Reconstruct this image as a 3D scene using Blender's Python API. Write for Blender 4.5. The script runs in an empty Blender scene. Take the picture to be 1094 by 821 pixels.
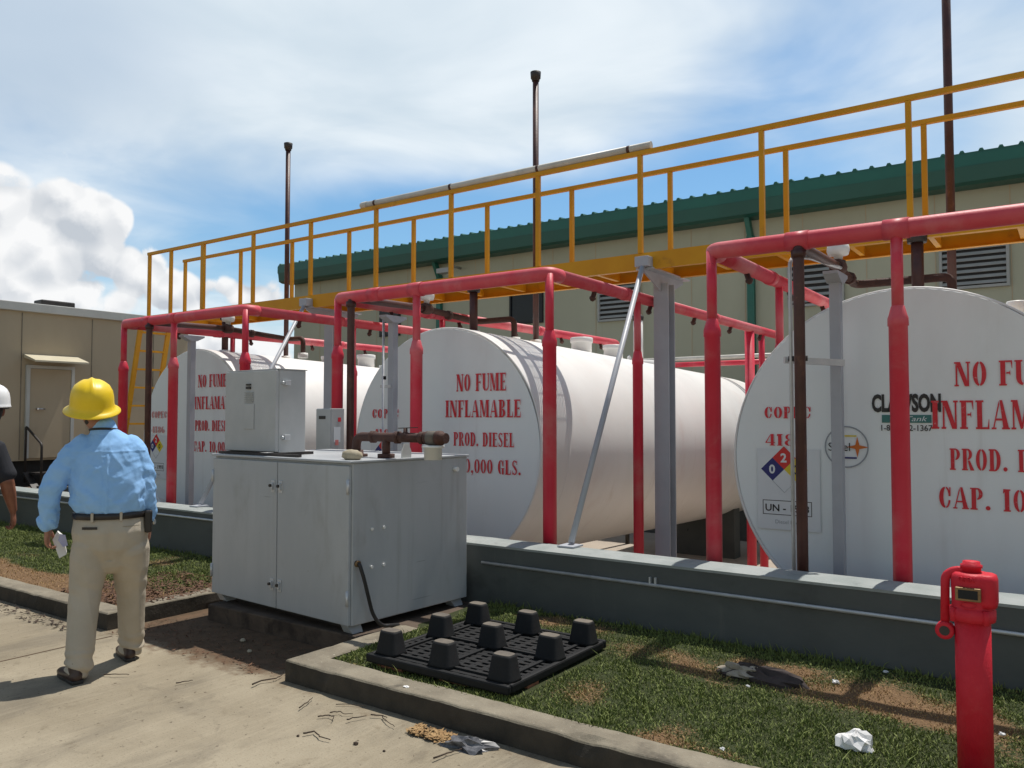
import bpy, bmesh, math, random
import numpy as np
from mathutils import Vector, Matrix, noise as mnoise
random.seed(7); RNG = np.random.default_rng(7)
S = bpy.context.scene
COL = S.collection
V = Vector
rad = math.radians

# ---------------------------------------------------------------- camera
cam_d = bpy.data.cameras.new('camera'); cam = bpy.data.objects.new('camera', cam_d); COL.objects.link(cam)
yaw, pit = rad(35.0), rad(2.27)
F = V((-math.sin(yaw)*math.cos(pit), math.cos(yaw)*math.cos(pit), math.sin(pit)))
Rt = V((math.cos(yaw), math.sin(yaw), 0)); Up = Rt.cross(F)
M = Matrix.Identity(4)
for i in range(3):
    M[i][0], M[i][1], M[i][2] = Rt[i], Up[i], -F[i]
M[2][3] = 1.6
cam.matrix_world = M
cam_d.sensor_width = 36; cam_d.lens = 860/1094*36
cam_d.clip_start = .05; cam_d.clip_end = 4000
S.camera = cam

# ---------------------------------------------------------------- exposure
S.view_settings.view_transform = 'Standard'; S.view_settings.look = 'None'
S.view_settings.exposure = 0.30; S.view_settings.gamma = 1.0
S.view_settings.use_curve_mapping = False

# ---------------------------------------------------------------- sun
SUN_EL, SUN_AZ = rad(68), rad(6)      # azimuth from +Y towards +X
sd = V((math.sin(SUN_AZ)*math.cos(SUN_EL), math.cos(SUN_AZ)*math.cos(SUN_EL), math.sin(SUN_EL)))
sun_d = bpy.data.lights.new('sun', 'SUN'); sun_d.energy = 3.7; sun_d.angle = rad(.53); sun_d.color = (1, .955, .88)
sun = bpy.data.objects.new('sun', sun_d); COL.objects.link(sun)
sun.rotation_euler = sd.to_track_quat('Z', 'Y').to_euler()

# ---------------------------------------------------------------- world: sky and clouds
W = bpy.data.worlds.new('World'); S.world = W; W.use_nodes = True
class NT:
    def __init__(s, tree): s.t = tree
    def n(s, typ, **k):
        o = s.t.nodes.new(typ)
        for a, b in k.items(): setattr(o, a, b)
        return o
    def L(s, a, b): s.t.links.new(a, b)
    def put(s, sock, v):
        if hasattr(v, 'is_linked') or isinstance(v, bpy.types.NodeSocket): s.L(v, sock)
        else: sock.default_value = v
    def m(s, op, a, b=0.0, c=None, clamp=False):
        o = s.n('ShaderNodeMath', operation=op); o.use_clamp = clamp
        s.put(o.inputs[0], a); s.put(o.inputs[1], b)
        if c is not None: s.put(o.inputs[2], c)
        return o.outputs[0]
    def vm(s, op, a, b):
        o = s.n('ShaderNodeVectorMath', operation=op); s.put(o.inputs[0], a); s.put(o.inputs[1], b)
        return o.outputs[0]
    def noise(s, vec, scale, detail=6, rough=.55, dist=0.0):
        o = s.n('ShaderNodeTexNoise'); s.L(vec, o.inputs['Vector'])
        o.inputs['Scale'].default_value = scale; o.inputs['Detail'].default_value = detail
        o.inputs['Roughness'].default_value = rough; o.inputs['Distortion'].default_value = dist
        return o.outputs[0]
    def ss(s, x, a, b, lo=0.0, hi=1.0):
        o = s.n('ShaderNodeMapRange', interpolation_type='SMOOTHSTEP'); s.put(o.inputs[0], x)
        for i, v in enumerate((a, b, lo, hi)): o.inputs[i+1].default_value = v
        return o.outputs[0]
    def mix(s, f, a, b):
        o = s.n('ShaderNodeMix', data_type='RGBA'); s.put(o.inputs[0], f); s.put(o.inputs[6], a); s.put(o.inputs[7], b)
        return o.outputs[2]
wt = W.node_tree; wt.nodes.clear(); k = NT(wt)
out = k.n('ShaderNodeOutputWorld'); bg = k.n('ShaderNodeBackground'); k.L(bg.outputs[0], out.inputs[0])
sky = k.n('ShaderNodeTexSky', sky_type='NISHITA'); sky.sun_disc = False
sky.sun_elevation = SUN_EL; sky.sun_rotation = SUN_AZ; sky.air_density = 1.1; sky.dust_density = .4; sky.ozone_density = 1.6
SKY_K = .105
bg.inputs[1].default_value = SKY_K
tc = k.n('ShaderNodeTexCoord'); d = tc.outputs['Generated']
sx = k.n('ShaderNodeSeparateXYZ'); k.L(d, sx.inputs[0])
az = k.m('MULTIPLY', k.m('ARCTAN2', sx.outputs[0], sx.outputs[1]), 180/math.pi)
el = k.m('MULTIPLY', k.m('ARCSINE', sx.outputs[2]), 180/math.pi)
# high thin sheet: noise stretched along the horizon, on a plane overhead
zz = k.m('MAXIMUM', k.m('ADD', sx.outputs[2], .10), .03)
px = k.m('DIVIDE', sx.outputs[0], zz); py = k.m('DIVIDE', sx.outputs[1], zz)
cb = k.n('ShaderNodeCombineXYZ'); k.L(px, cb.inputs[0]); k.L(k.m('MULTIPLY', py, 1.0), cb.inputs[1])
hi1 = k.noise(cb.outputs[0], .55, 4, .50, .25)
hi2 = k.noise(k.vm('ADD', cb.outputs[0], (13., 4., 2.)), 1.5, 5, .52, .5)
fld = k.m('ADD', k.m('MULTIPLY', hi1, .72), k.m('MULTIPLY', hi2, .28))
cbA = k.n('ShaderNodeCombineXYZ'); k.L(az, cbA.inputs[0]); k.L(el, cbA.inputs[1])
AE = cbA.outputs[0]
def blob(c, r, vec):
    v = k.vm('MULTIPLY', k.vm('SUBTRACT', vec, (c[0], c[1], 0.)), (1/r[0], 1/r[1], 0.))
    o = k.n('ShaderNodeVectorMath', operation='LENGTH'); k.L(v, o.inputs[0])
    return k.m('SUBTRACT', 1.0, o.outputs['Value'])
# where the sheet thickens and where blue opens
thick = k.m('MULTIPLY', k.ss(blob((-38, 26), (30, 11), AE), 0, .7), .21)
thick2 = k.m('MULTIPLY', k.ss(blob((-66, 22), (18, 8.), AE), 0, .8), .12)
thick3 = k.m('MULTIPLY', k.ss(blob((-2, 22), (14, 12), AE), 0, .9), .10)
blue = k.m('MULTIPLY', k.ss(blob((-42, 12.5), (25, 5.5), AE), 0, .8), -.165)
blue2 = k.m('MULTIPLY', k.ss(blob((-24, 15.5), (15, 4.8), AE), 0, .8), -.15)
fld = k.m('ADD', k.m('ADD', k.m('ADD', fld, thick), k.m('ADD', thick2, thick3)), k.m('ADD', blue, blue2))
sheet = k.m('MULTIPLY', k.ss(fld, .36, .66), k.ss(k.m('ABSOLUTE', k.m('ADD', az, 35)), 60, 110, 1.0, .12))
sheet = k.m('MULTIPLY', sheet, k.ss(el, 34, 58, 1.0, .25))
shade = k.ss(hi2, .3, .7)
sheet_col = k.mix(shade, (5.1, 5.9, 6.5, 1), (6.9, 7.4, 7.7, 1))
skyc = sky.outputs[0]
skyc = k.mix(1.0, skyc, skyc)
tint = k.n('ShaderNodeMix', data_type='RGBA', blend_type='MULTIPLY'); tint.inputs[0].default_value = 1
view = k.ss(k.m('ABSOLUTE', k.m('ADD', az, 35)), 55, 100, 1.0, 0.0)
view = k.m('MULTIPLY', view, k.ss(el, 32, 50, 1.0, 0.0))
k.L(skyc, tint.inputs[6]); k.L(k.mix(view, (1.10, .98, .80, 1), (.66, .90, 1.0, 1)), tint.inputs[7])
sheet_col = k.mix(k.m('MULTIPLY', k.ss(blob((-70, 22), (19, 9.5), AE), 0, .7), .8), sheet_col, (3.9, 4.75, 5.75, 1))
c1 = k.mix(k.m('MULTIPLY', sheet, .93), tint.outputs[2], sheet_col)
# cumulus heaps low on the left
wn = k.n('ShaderNodeTexNoise'); k.L(d, wn.inputs['Vector']); wn.inputs['Scale'].default_value = 7; wn.inputs['Detail'].default_value = 3
warp = k.vm('MULTIPLY', k.vm('SUBTRACT', wn.outputs['Color'], (.5, .5, .5)), (4.2, 3.2, 0.))
AEw = k.vm('ADD', AE, warp)
heaps = [((-66.5, 11.2), (6.2, 4.9)), ((-63.4, 11.8), (3.6, 3.6)), ((-62.0, 9.3), (4.2, 2.5)), ((-66, 8.0), (9, 3.4)), ((-64.5, 9.5), (5, 3.0)),
         ((-57.5, 8.0), (4.0, 2.4)), ((-53.0, 8.2), (4.6, 2.0)), ((-49, 8.0), (3, 2.6)), ((-78, 10), (9, 4)), ((-58, 4.5), (16, 3.2)), ((-45, 5.5), (8, 2.4)),
         ((-95, 8), (10, 4)), ((30, 8), (14, 5)), ((70, 9), (12, 5)), ((150, 10), (20, 6)), ((-140, 9), (18, 5))]
f = None
for c, r in heaps:
    b = blob(c, r, AEw); f = b if f is None else k.m('MAXIMUM', f, b)
det = k.noise(d, 26, 5, .62, .2)
def puff(vec, sc):
    o = k.n('ShaderNodeTexVoronoi', feature='F1'); k.L(vec, o.inputs['Vector']); o.inputs['Scale'].default_value = sc
    return k.m('SUBTRACT', 1.0, o.outputs['Distance'])
wv = k.vm('ADD', d, k.vm('MULTIPLY', k.vm('SUBTRACT', wn.outputs['Color'], (.5, .5, .5)), (.05, .05, .05)))
dv = k.vm('ADD', wv, k.vm('MULTIPLY', k.vm('SUBTRACT', det, (.5, .5, .5)), (.018, .018, .018)))
def relief(vec): return k.m('ADD', k.m('MULTIPLY', puff(vec, 14), .68), k.m('MULTIPLY', puff(vec, 36), .32))
rl = relief(dv); ru = relief(k.vm('ADD', dv, (.004, .006, .016)))
f2 = k.m('ADD', k.m('ADD', f, k.m('MULTIPLY', k.m('SUBTRACT', rl, .62), 1.5)), k.m('MULTIPLY', k.m('SUBTRACT', det, .5), .35))
cm = k.ss(f2, -.02, .16)
rel = k.m('ADD', k.m('MULTIPLY', k.m('SUBTRACT', rl, ru), 3.4), k.m('MULTIPLY', k.m('SUBTRACT', det, .5), .5))
br = k.m('ADD', k.m('ADD', .62, rel), k.m('MULTIPLY', k.m('SUBTRACT', .40, f2), .50), None, True)
ccol = k.mix(br, (4.3, 4.65, 5.1, 1), (7.35, 7.4, 7.45, 1))
c2 = k.mix(cm, c1, ccol)
k.L(c2, bg.inputs[0])

# ---------------------------------------------------------------- materials
MATS = {}
def mat(name, c1, c2=None, scale=3.0, rough=.5, metal=0.0, stretch=(1, 1, 1), c3=None, s3=2.0, t3=(.6, .7), a3=1.0, bump=0.0, bscale=40.0, rvar=.12, c4=None, s4=30.0, t4=(.62, .7), spec=.5, drip=None, dripa=.35, dst=(9, 9, .5), dt=(.58, .80), scr=None):
    m = bpy.data.materials.new(name); m.use_nodes = True; k = NT(m.node_tree)
    p = m.node_tree.nodes['Principled BSDF']
    tc = k.n('ShaderNodeTexCoord'); mp = k.n('ShaderNodeMapping'); k.L(tc.outputs['Object'], mp.inputs[0]); mp.inputs[3].default_value = stretch
    vec = mp.outputs[0]
    n1 = k.noise(vec, scale, 6, .6)
    col = k.mix(k.ss(n1, .3, .7), (*c1, 1), (*(c2 or c1), 1))
    if c3:
        n3 = k.noise(k.vm('ADD', vec, (5.3, 2.1, 7.7)), s3, 7, .62, .3)
        col = k.mix(k.m('MULTIPLY', k.ss(n3, *t3), a3), col, (*c3, 1))
    if c4:
        n4 = k.noise(k.vm('ADD', tc.outputs['Object'], (1.3, 9.1, 3.7)), s4, 4, .6)
        col = k.mix(k.ss(n4, *t4), col, (*c4, 1))
    if drip:
        md = k.n('ShaderNodeMapping'); k.L(tc.outputs['Object'], md.inputs[0]); md.inputs[3].default_value = dst
        col = k.mix(k.m('MULTIPLY', k.ss(k.noise(md.outputs[0], 1.0, 6, .65, .15), *dt), k.m('MULTIPLY', k.ss(n1, .35, .6), dripa)), col, (*drip, 1))
    if scr:
        ms = k.n('ShaderNodeMapping'); k.L(tc.outputs['Object'], ms.inputs[0]); ms.inputs[2].default_value = (rad(20), rad(38), rad(15)); ms.inputs[3].default_value = (1.2, 1.2, 30)
        col = k.mix(k.m('MULTIPLY', k.ss(k.noise(ms.outputs[0], 1.3, 3, .5, .4), .70, .725), k.m('MULTIPLY', k.ss(k.noise(tc.outputs['Object'], 2.3, 2), .5, .6), .55)), col, (*scr, 1))
    k.L(col, p.inputs['Base Color'])
    r = k.m('ADD', rough-rvar, k.m('MULTIPLY', n1, rvar*2), None, True); k.L(r, p.inputs['Roughness'])
    p.inputs['Metallic'].default_value = metal; p.inputs['Specular IOR Level'].default_value = spec
    if bump:
        b = k.n('ShaderNodeBump'); b.inputs['Strength'].default_value = bump; b.inputs['Distance'].default_value = .01
        k.L(k.noise(vec, bscale, 6, .65), b.inputs['Height']); k.L(b.outputs[0], p.inputs['Normal'])
    MATS[name] = m; return m
mat('red_paint', (.62, .024, .056), (.67, .042, .075), 2.2, .42, spec=.4, c3=(.62, .20, .21), s3=1.6, t3=(.46, .70), a3=.65, bump=.12, bscale=60, c4=(.16, .03, .025), s4=22, t4=(.70, .76))
mat('red_faded', (.57, .03, .058), (.62, .085, .105), 1.8, .5, spec=.4, c3=(.66, .25, .25), s3=1.3, t3=(.44, .70), a3=.7, bump=.12, bscale=60, c4=(.16, .03, .025), s4=22, t4=(.70, .76))
mat('red_valve', (.56, .014, .030), (.61, .026, .045), 9, .5, spec=.25, bump=.25, bscale=70, c3=(.60, .05, .06), s3=9, t3=(.58, .75), a3=.5)
mat('yellow_paint', (.58, .26, .006), (.64, .31, .012), 3, .5, spec=.3, c3=(.34, .13, .02), s3=5, t3=(.6, .78), a3=.6, bump=.1)
mat('tank_white', (.74, .725, .70), (.80, .785, .76), 1.1, .42, stretch=(1, 1, .6), drip=(.42, .33, .26), dripa=.40, dst=(3, 5, .35), dt=(.54, .78), c4=(.45, .36, .28), s4=14, t4=(.73, .80), c3=(.62, .50, .46), s3=.9, t3=(.54, .78), a3=.5, bump=.05, bscale=5)
mat('tank_head_white', (.77, .815, .825), (.82, .85, .855), .9, .38, stretch=(1, 1, .5), c3=(.60, .58, .56), s3=1.3, t3=(.5, .8), a3=.4, drip=(.48, .45, .42), dripa=.35, dst=(7, 7, .45), dt=(.55, .8), c4=(.40, .33, .28), s4=18, t4=(.75, .80))
mat('stencil_red', (.60, .010, .024), (.68, .025, .04), 10, .5, c3=(.72, .45, .43), s3=34, t3=(.60, .74), a3=.8)
mat('stencil_faded', (.62, .16, .15), (.66, .30, .28), 14, .55)
mat('cabinet_grey', (.375, .395, .41), (.45, .465, .475), 1.6, .42, stretch=(1, 1, .45), drip=(.24, .225, .20), dripa=.32, dst=(11, 11, .6), dt=(.52, .76), scr=(.16, .16, .16), c3=(.27, .265, .25), s3=3.5, t3=(.55, .80), a3=.55, bump=.04, bscale=9, c4=(.25, .22, .18), s4=26, t4=(.72, .78))
mat('box_grey', (.40, .41, .41), (.46, .465, .465), 3, .45, drip=(.26, .25, .23), dripa=.4, scr=(.2, .2, .2), c3=(.40, .40, .39), s3=6, t3=(.6, .8), a3=.5)
mat('column_grey', (.36, .38, .42), (.42, .44, .48), 3, .45, c3=(.28, .28, .30), s3=5, t3=(.6, .8), a3=.6)
mat('galvanised', (.50, .52, .54), (.60, .61, .62), 12, .4, metal=.35)
mat('brown_pipe', (.050, .016, .013), (.085, .030, .022), 5, .5, c3=(.14, .055, .03), s3=9, t3=(.58, .72), a3=.8, bump=.15)
mat('rust_pipe', (.055, .024, .018), (.09, .038, .026), 10, .75, c3=(.06, .025, .018), s3=16, t3=(.5, .7), bump=.5, bscale=60)
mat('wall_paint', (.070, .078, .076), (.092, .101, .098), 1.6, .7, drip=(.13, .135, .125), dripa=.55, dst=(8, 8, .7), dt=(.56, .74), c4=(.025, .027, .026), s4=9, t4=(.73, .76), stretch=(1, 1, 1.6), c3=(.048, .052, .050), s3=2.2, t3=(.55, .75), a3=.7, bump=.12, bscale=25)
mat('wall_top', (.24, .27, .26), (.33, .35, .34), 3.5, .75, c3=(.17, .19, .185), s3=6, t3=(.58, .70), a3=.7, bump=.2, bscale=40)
mat('pvc_white', (.50, .48, .42), (.60, .57, .51), 6, .45, c3=(.40, .38, .34), s3=9, t3=(.6, .75), a3=.7)
mat('white_enamel', (.74, .74, .71), (.80, .79, .76), 6, .4, c3=(.5, .47, .42), s3=9, t3=(.62, .8), a3=.5)
mat('black_rubber', (.012, .012, .013), (.02, .02, .021), 8, .55)
mat('black_iron', (.018, .016, .015), (.04, .032, .028), 10, .55, c3=(.07, .035, .02), s3=18, t3=(.6, .75))
mat('beige_panel', (.40, .32, .215), (.45, .365, .25), .8, .6, stretch=(1, 1, .35), drip=(.25, .20, .13), dripa=.4, dst=(3, 3, .3), dt=(.55, .8), c3=(.33, .265, .18), s3=1.1, t3=(.5, .8), a3=.5)
mat('awning_beige', (.50, .45, .32), (.56, .50, .37), 3, .6)
mat('roof_trim_grey', (.45, .45, .42), (.52, .52, .49), 2, .5)
mat('hall_wall', (.365, .365, .27), (.41, .41, .31), .5, .65, stretch=(1, 1, .5), drip=(.24, .225, .17), dripa=.4, dst=(2.2, 2.2, .25), dt=(.55, .8), c3=(.30, .29, .22), s3=.8, t3=(.52, .8), a3=.5)
mat('hall_green', (.010, .105, .078), (.014, .125, .092), .8, .42)
mat('hall_green_dark', (.009, .078, .060), (.012, .092, .070), .8, .42)
mat('louver_grey', (.30, .31, .30), (.35, .355, .345), 3, .5)
mat('dark_void', (.006, .006, .007), (.010, .010, .011), 5, .6)
mat('window_glass', (.006, .010, .014), (.008, .014, .020), 2, .25, rvar=.02, spec=.3)
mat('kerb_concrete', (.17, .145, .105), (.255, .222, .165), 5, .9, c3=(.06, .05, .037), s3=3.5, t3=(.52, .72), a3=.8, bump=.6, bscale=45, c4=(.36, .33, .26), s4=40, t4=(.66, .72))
mat('kerb_dark', (.030, .026, .020), (.060, .050, .038), 6, .95, c3=(.12, .10, .075), s3=5, t3=(.58, .75), a3=.7, bump=.5, bscale=45)  # darker kerb concrete, used on the front, back and underside faces
mat('slab_concrete', (.22, .17, .12), (.30, .25, .19), 4, .9, c3=(.12, .07, .045), s3=3, t3=(.45, .7), bump=.4, bscale=40)
mat('slab_shade_brown', (.065, .045, .032), (.11, .08, .058), 5, .95, c3=(.03, .02, .015), s3=4, t3=(.5, .7), bump=.5, bscale=40)  # dirt brown slab, colour taken darker for the shade under the cabinet
mat('pallet_black', (.0055, .006, .007), (.011, .0115, .0125), 6, .7, spec=.3, c3=(.035, .031, .027), s3=7, t3=(.55, .8), a3=.45, bump=.15, bscale=60)
mat('foot_dust', (.10, .085, .07), (.17, .145, .115), 9, .85)
mat('brick_orange', (.20, .075, .04), (.27, .11, .06), 12, .9)
mat('hat_yellow', (.80, .54, .008), (.86, .60, .012), 4, .42, rvar=.04, c3=(.70, .46, .02), s3=8, t3=(.6, .8), a3=.4)
mat('hat_white', (.80, .80, .79), (.84, .84, .83), 4, .3)
mat('hat_dark', (.35, .22, .01), None, 4, .4)
mat('skin', (.30, .135, .085), (.36, .17, .11), 14, .5, bump=.1, bscale=120)
mat('skin_tan', (.20, .075, .042), (.26, .105, .06), 14, .5, bump=.1, bscale=120)
mat('hair_dark', (.010, .008, .007), (.022, .018, .015), 40, .55, bump=.5, bscale=150)
mat('shirt_blue', (.255, .48, .80), (.30, .53, .86), 5, .8, bump=.18, bscale=240, spec=.2)
mat('shirt_dark', (.022, .023, .028), (.032, .033, .038), 5, .85, bump=.15, bscale=200, spec=.2)
mat('khaki', (.42, .365, .285), (.48, .42, .335), 4, .85, bump=.18, bscale=260, spec=.2)
mat('khaki_dark', (.30, .26, .19), None, 4, .85)
mat('trousers_dark', (.03, .032, .045), (.045, .047, .06), 4, .85, bump=.15, bscale=240, spec=.2)
mat('leather_black', (.012, .010, .010), (.022, .017, .015), 12, .42)
mat('leather_brown', (.035, .018, .014), (.05, .026, .02), 12, .4)
mat('paper', (.70, .69, .68), (.78, .77, .76), 20, .8)
mat('paper_blue', (.42, .42, .62), (.50, .50, .68), 20, .8)
mat('steel', (.55, .55, .56), (.65, .65, .65), 10, .25, metal=1.0)
mat('cloth_rag', (.035, .025, .024), (.06, .045, .04), 20, .9)
mat('cloth_rag_pale', (.26, .22, .17), (.38, .34, .28), 20, .9)
mat('bag_grey', (.05, .05, .055), (.16, .16, .17), 24, .35)
mat('leaf_dry', (.26, .15, .06), (.40, .26, .12), 22, .9)
mat('leaf_brown', (.07, .035, .02), (.15, .075, .04), 22, .9)
mat('twig_bark', (.03, .02, .014), (.07, .045, .03), 30, .9)
mat('stone', (.34, .29, .20), (.44, .38, .28), 14, .9, bump=.5)
mat('label_white', (.66, .69, .72), (.70, .73, .75), 3, .35)
mat('label_blue', (.012, .018, .16), None, 3, .4)
mat('label_red', (.60, .02, .02), None, 3, .4)
mat('label_yellow', (.70, .55, .03), None, 3, .4)
mat('label_black', (.012, .012, .014), None, 3, .4)
mat('label_teal', (.03, .16, .15), None, 3, .4)
mat('label_orange', (.62, .15, .015), None, 3, .4)
mat('label_ring', (.30, .33, .36), None, 3, .4)
mat('brass', (.20, .13, .07), (.28, .18, .09), 20, .4, metal=.7)
mat('pit_concrete', (.33, .28, .23), (.40, .34, .28), 1.5, .9, c3=(.12, .095, .07), s3=2, t3=(.6, .8), bump=.4, bscale=20)
mat('soil', (.075, .045, .028), (.14, .09, .055), 6, .95, bump=.8, bscale=30)

# ---- pavement, grass, dirt: larger dedicated materials
def ground_mats():
    m = bpy.data.materials.new('pavement'); m.use_nodes = True; k = NT(m.node_tree); p = m.node_tree.nodes['Principled BSDF']
    tc = k.n('ShaderNodeTexCoord'); o = tc.outputs['Object']
    big = k.noise(o, .8, 6, .6, .3)
    st = k.n('ShaderNodeMapping'); k.L(o, st.inputs[0]); st.inputs[2].default_value = (0, 0, rad(4)); st.inputs[3].default_value = (24, 1.3, 1)
    streak = k.noise(st.outputs[0], 1.6, 7, .65)
    st2 = k.n('ShaderNodeMapping'); k.L(o, st2.inputs[0]); st2.inputs[2].default_value = (0, 0, rad(4)); st2.inputs[3].default_value = (1.7, .9, 1)
    broad = k.noise(st2.outputs[0], 1.2, 6, .6, .4)
    fine = k.noise(o, 95, 5, .7); mid = k.noise(o, 9, 8, .68, .2)
    c = k.mix(k.ss(big, .35, .68), (.240, .202, .142, 1), (.335, .288, .210, 1))
    c = k.mix(k.m('MULTIPLY', k.ss(broad, .46, .66), .62), c, (.150, .128, .096, 1))
    c = k.mix(k.m('MULTIPLY', k.ss(streak, .46, .68), .20), c, (.43, .37, .27, 1))
    c = k.mix(k.m('MULTIPLY', k.ss(mid, .55, .75), .5), c, (.15, .118, .076, 1))
    c = k.mix(k.m('MULTIPLY', k.ss(fine, .54, .70), .60), c, (.085, .065, .04, 1))
    spk = k.noise(o, 26, 3, .5); c = k.mix(k.m('MULTIPLY', k.ss(spk, .66, .72), .75), c, (.07, .05, .035, 1))
    bl = k.noise(k.vm('ADD', o, (7., 1., 0.)), 2.6, 7, .7, .6); c = k.mix(k.m('MULTIPLY', k.ss(bl, .57, .70), .45), c, (.130, .108, .078, 1))
    gt = k.noise(k.vm('ADD', o, (2., 5., 0.)), 14, 4, .6); c = k.mix(k.m('MULTIPLY', k.ss(gt, .66, .72), .55), c, (.10, .075, .05, 1))
    # reddish dirt washed out of the gap between the kerbs
    sp = k.n('ShaderNodeSeparateXYZ'); k.L(o, sp.inputs[0])
    dx = k.m('ABSOLUTE', k.m('ADD', sp.outputs[0], 4.95))
    edge = k.m('ADD', k.m('ADD', k.m('SUBTRACT', sp.outputs[1], 3.12), k.m('MULTIPLY', k.m('MAXIMUM', k.m('SUBTRACT', dx, .70), 0.), -.9)), k.m('MULTIPLY', k.m('SUBTRACT', mid, .5), .55))
    c = k.mix(k.ss(edge, 0.0, .22), c, k.mix(k.ss(mid, .4, .62), (.040, .023, .014, 1), (.105, .056, .032, 1)))
    # dust banked along the kerb foot
    ke = k.m('ADD', k.m('SUBTRACT', sp.outputs[1], 3.13), k.m('MULTIPLY', k.m('SUBTRACT', mid, .5), .5))
    c = k.mix(k.m('MULTIPLY', k.ss(ke, 0, .16), .45), c, (.15, .105, .065, 1))
    k.L(c, p.inputs['Base Color']); p.inputs['Roughness'].default_value = .92; p.inputs['Specular IOR Level'].default_value = .25
    b = k.n('ShaderNodeBump'); b.inputs['Strength'].default_value = .55; b.inputs['Distance'].default_value = .008
    k.L(k.m('ADD', k.m('ADD', k.m('MULTIPLY', streak, .45), k.m('MULTIPLY', fine, .5)), k.m('MULTIPLY', mid, .8)), b.inputs['Height']); k.L(b.outputs[0], p.inputs['Normal'])
    MATS['pavement'] = m
    def patchy(name, green1, green2, dry1, dry2, rough=.9, trans=False):
        m = bpy.data.materials.new(name); m.use_nodes = True; k = NT(m.node_tree); p = m.node_tree.nodes['Principled BSDF']
        tc = k.n('ShaderNodeTexCoord'); o = tc.outputs['Object']
        n1 = k.noise(o, 1.1, 6, .6, .3); n2 = k.noise(o, 60, 3, .6); n3 = k.noise(k.vm('ADD', o, (3., 3., 3.)), 75, 2, .5)
        at = k.n('ShaderNodeAttribute', attribute_name='dry')
        g = k.mix(n2, (*green1, 1), (*green2, 1)); dcol = k.mix(n3, (*dry1, 1), (*dry2, 1))
        if True: fac = k.ss(k.m('ADD', at.outputs['Fac'], k.m('MULTIPLY', k.m('SUBTRACT', n3, .5), 1.0)), .38, .62)
        else: fac = k.ss(n1, .42, .6)
        c = k.mix(fac, g, dcol); k.L(c, p.inputs['Base Color']); p.inputs['Roughness'].default_value = rough
        p.inputs['Specular IOR Level'].default_value = .3
        if not trans:
            b = k.n('ShaderNodeBump'); b.inputs['Strength'].default_value = .8; b.inputs['Distance'].default_value = .02
            k.L(k.noise(o, 45, 6, .7), b.inputs['Height']); k.L(b.outputs[0], p.inputs['Normal'])
        MATS[name] = m
    patchy('turf_soil', (.022, .033, .009), (.05, .058, .018), (.13, .075, .036), (.22, .135, .07))
    patchy('grass_blade', (.080, .125, .018), (.25, .27, .085), (.28, .155, .060), (.50, .34, .16), .7, True)
ground_mats()

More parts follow.
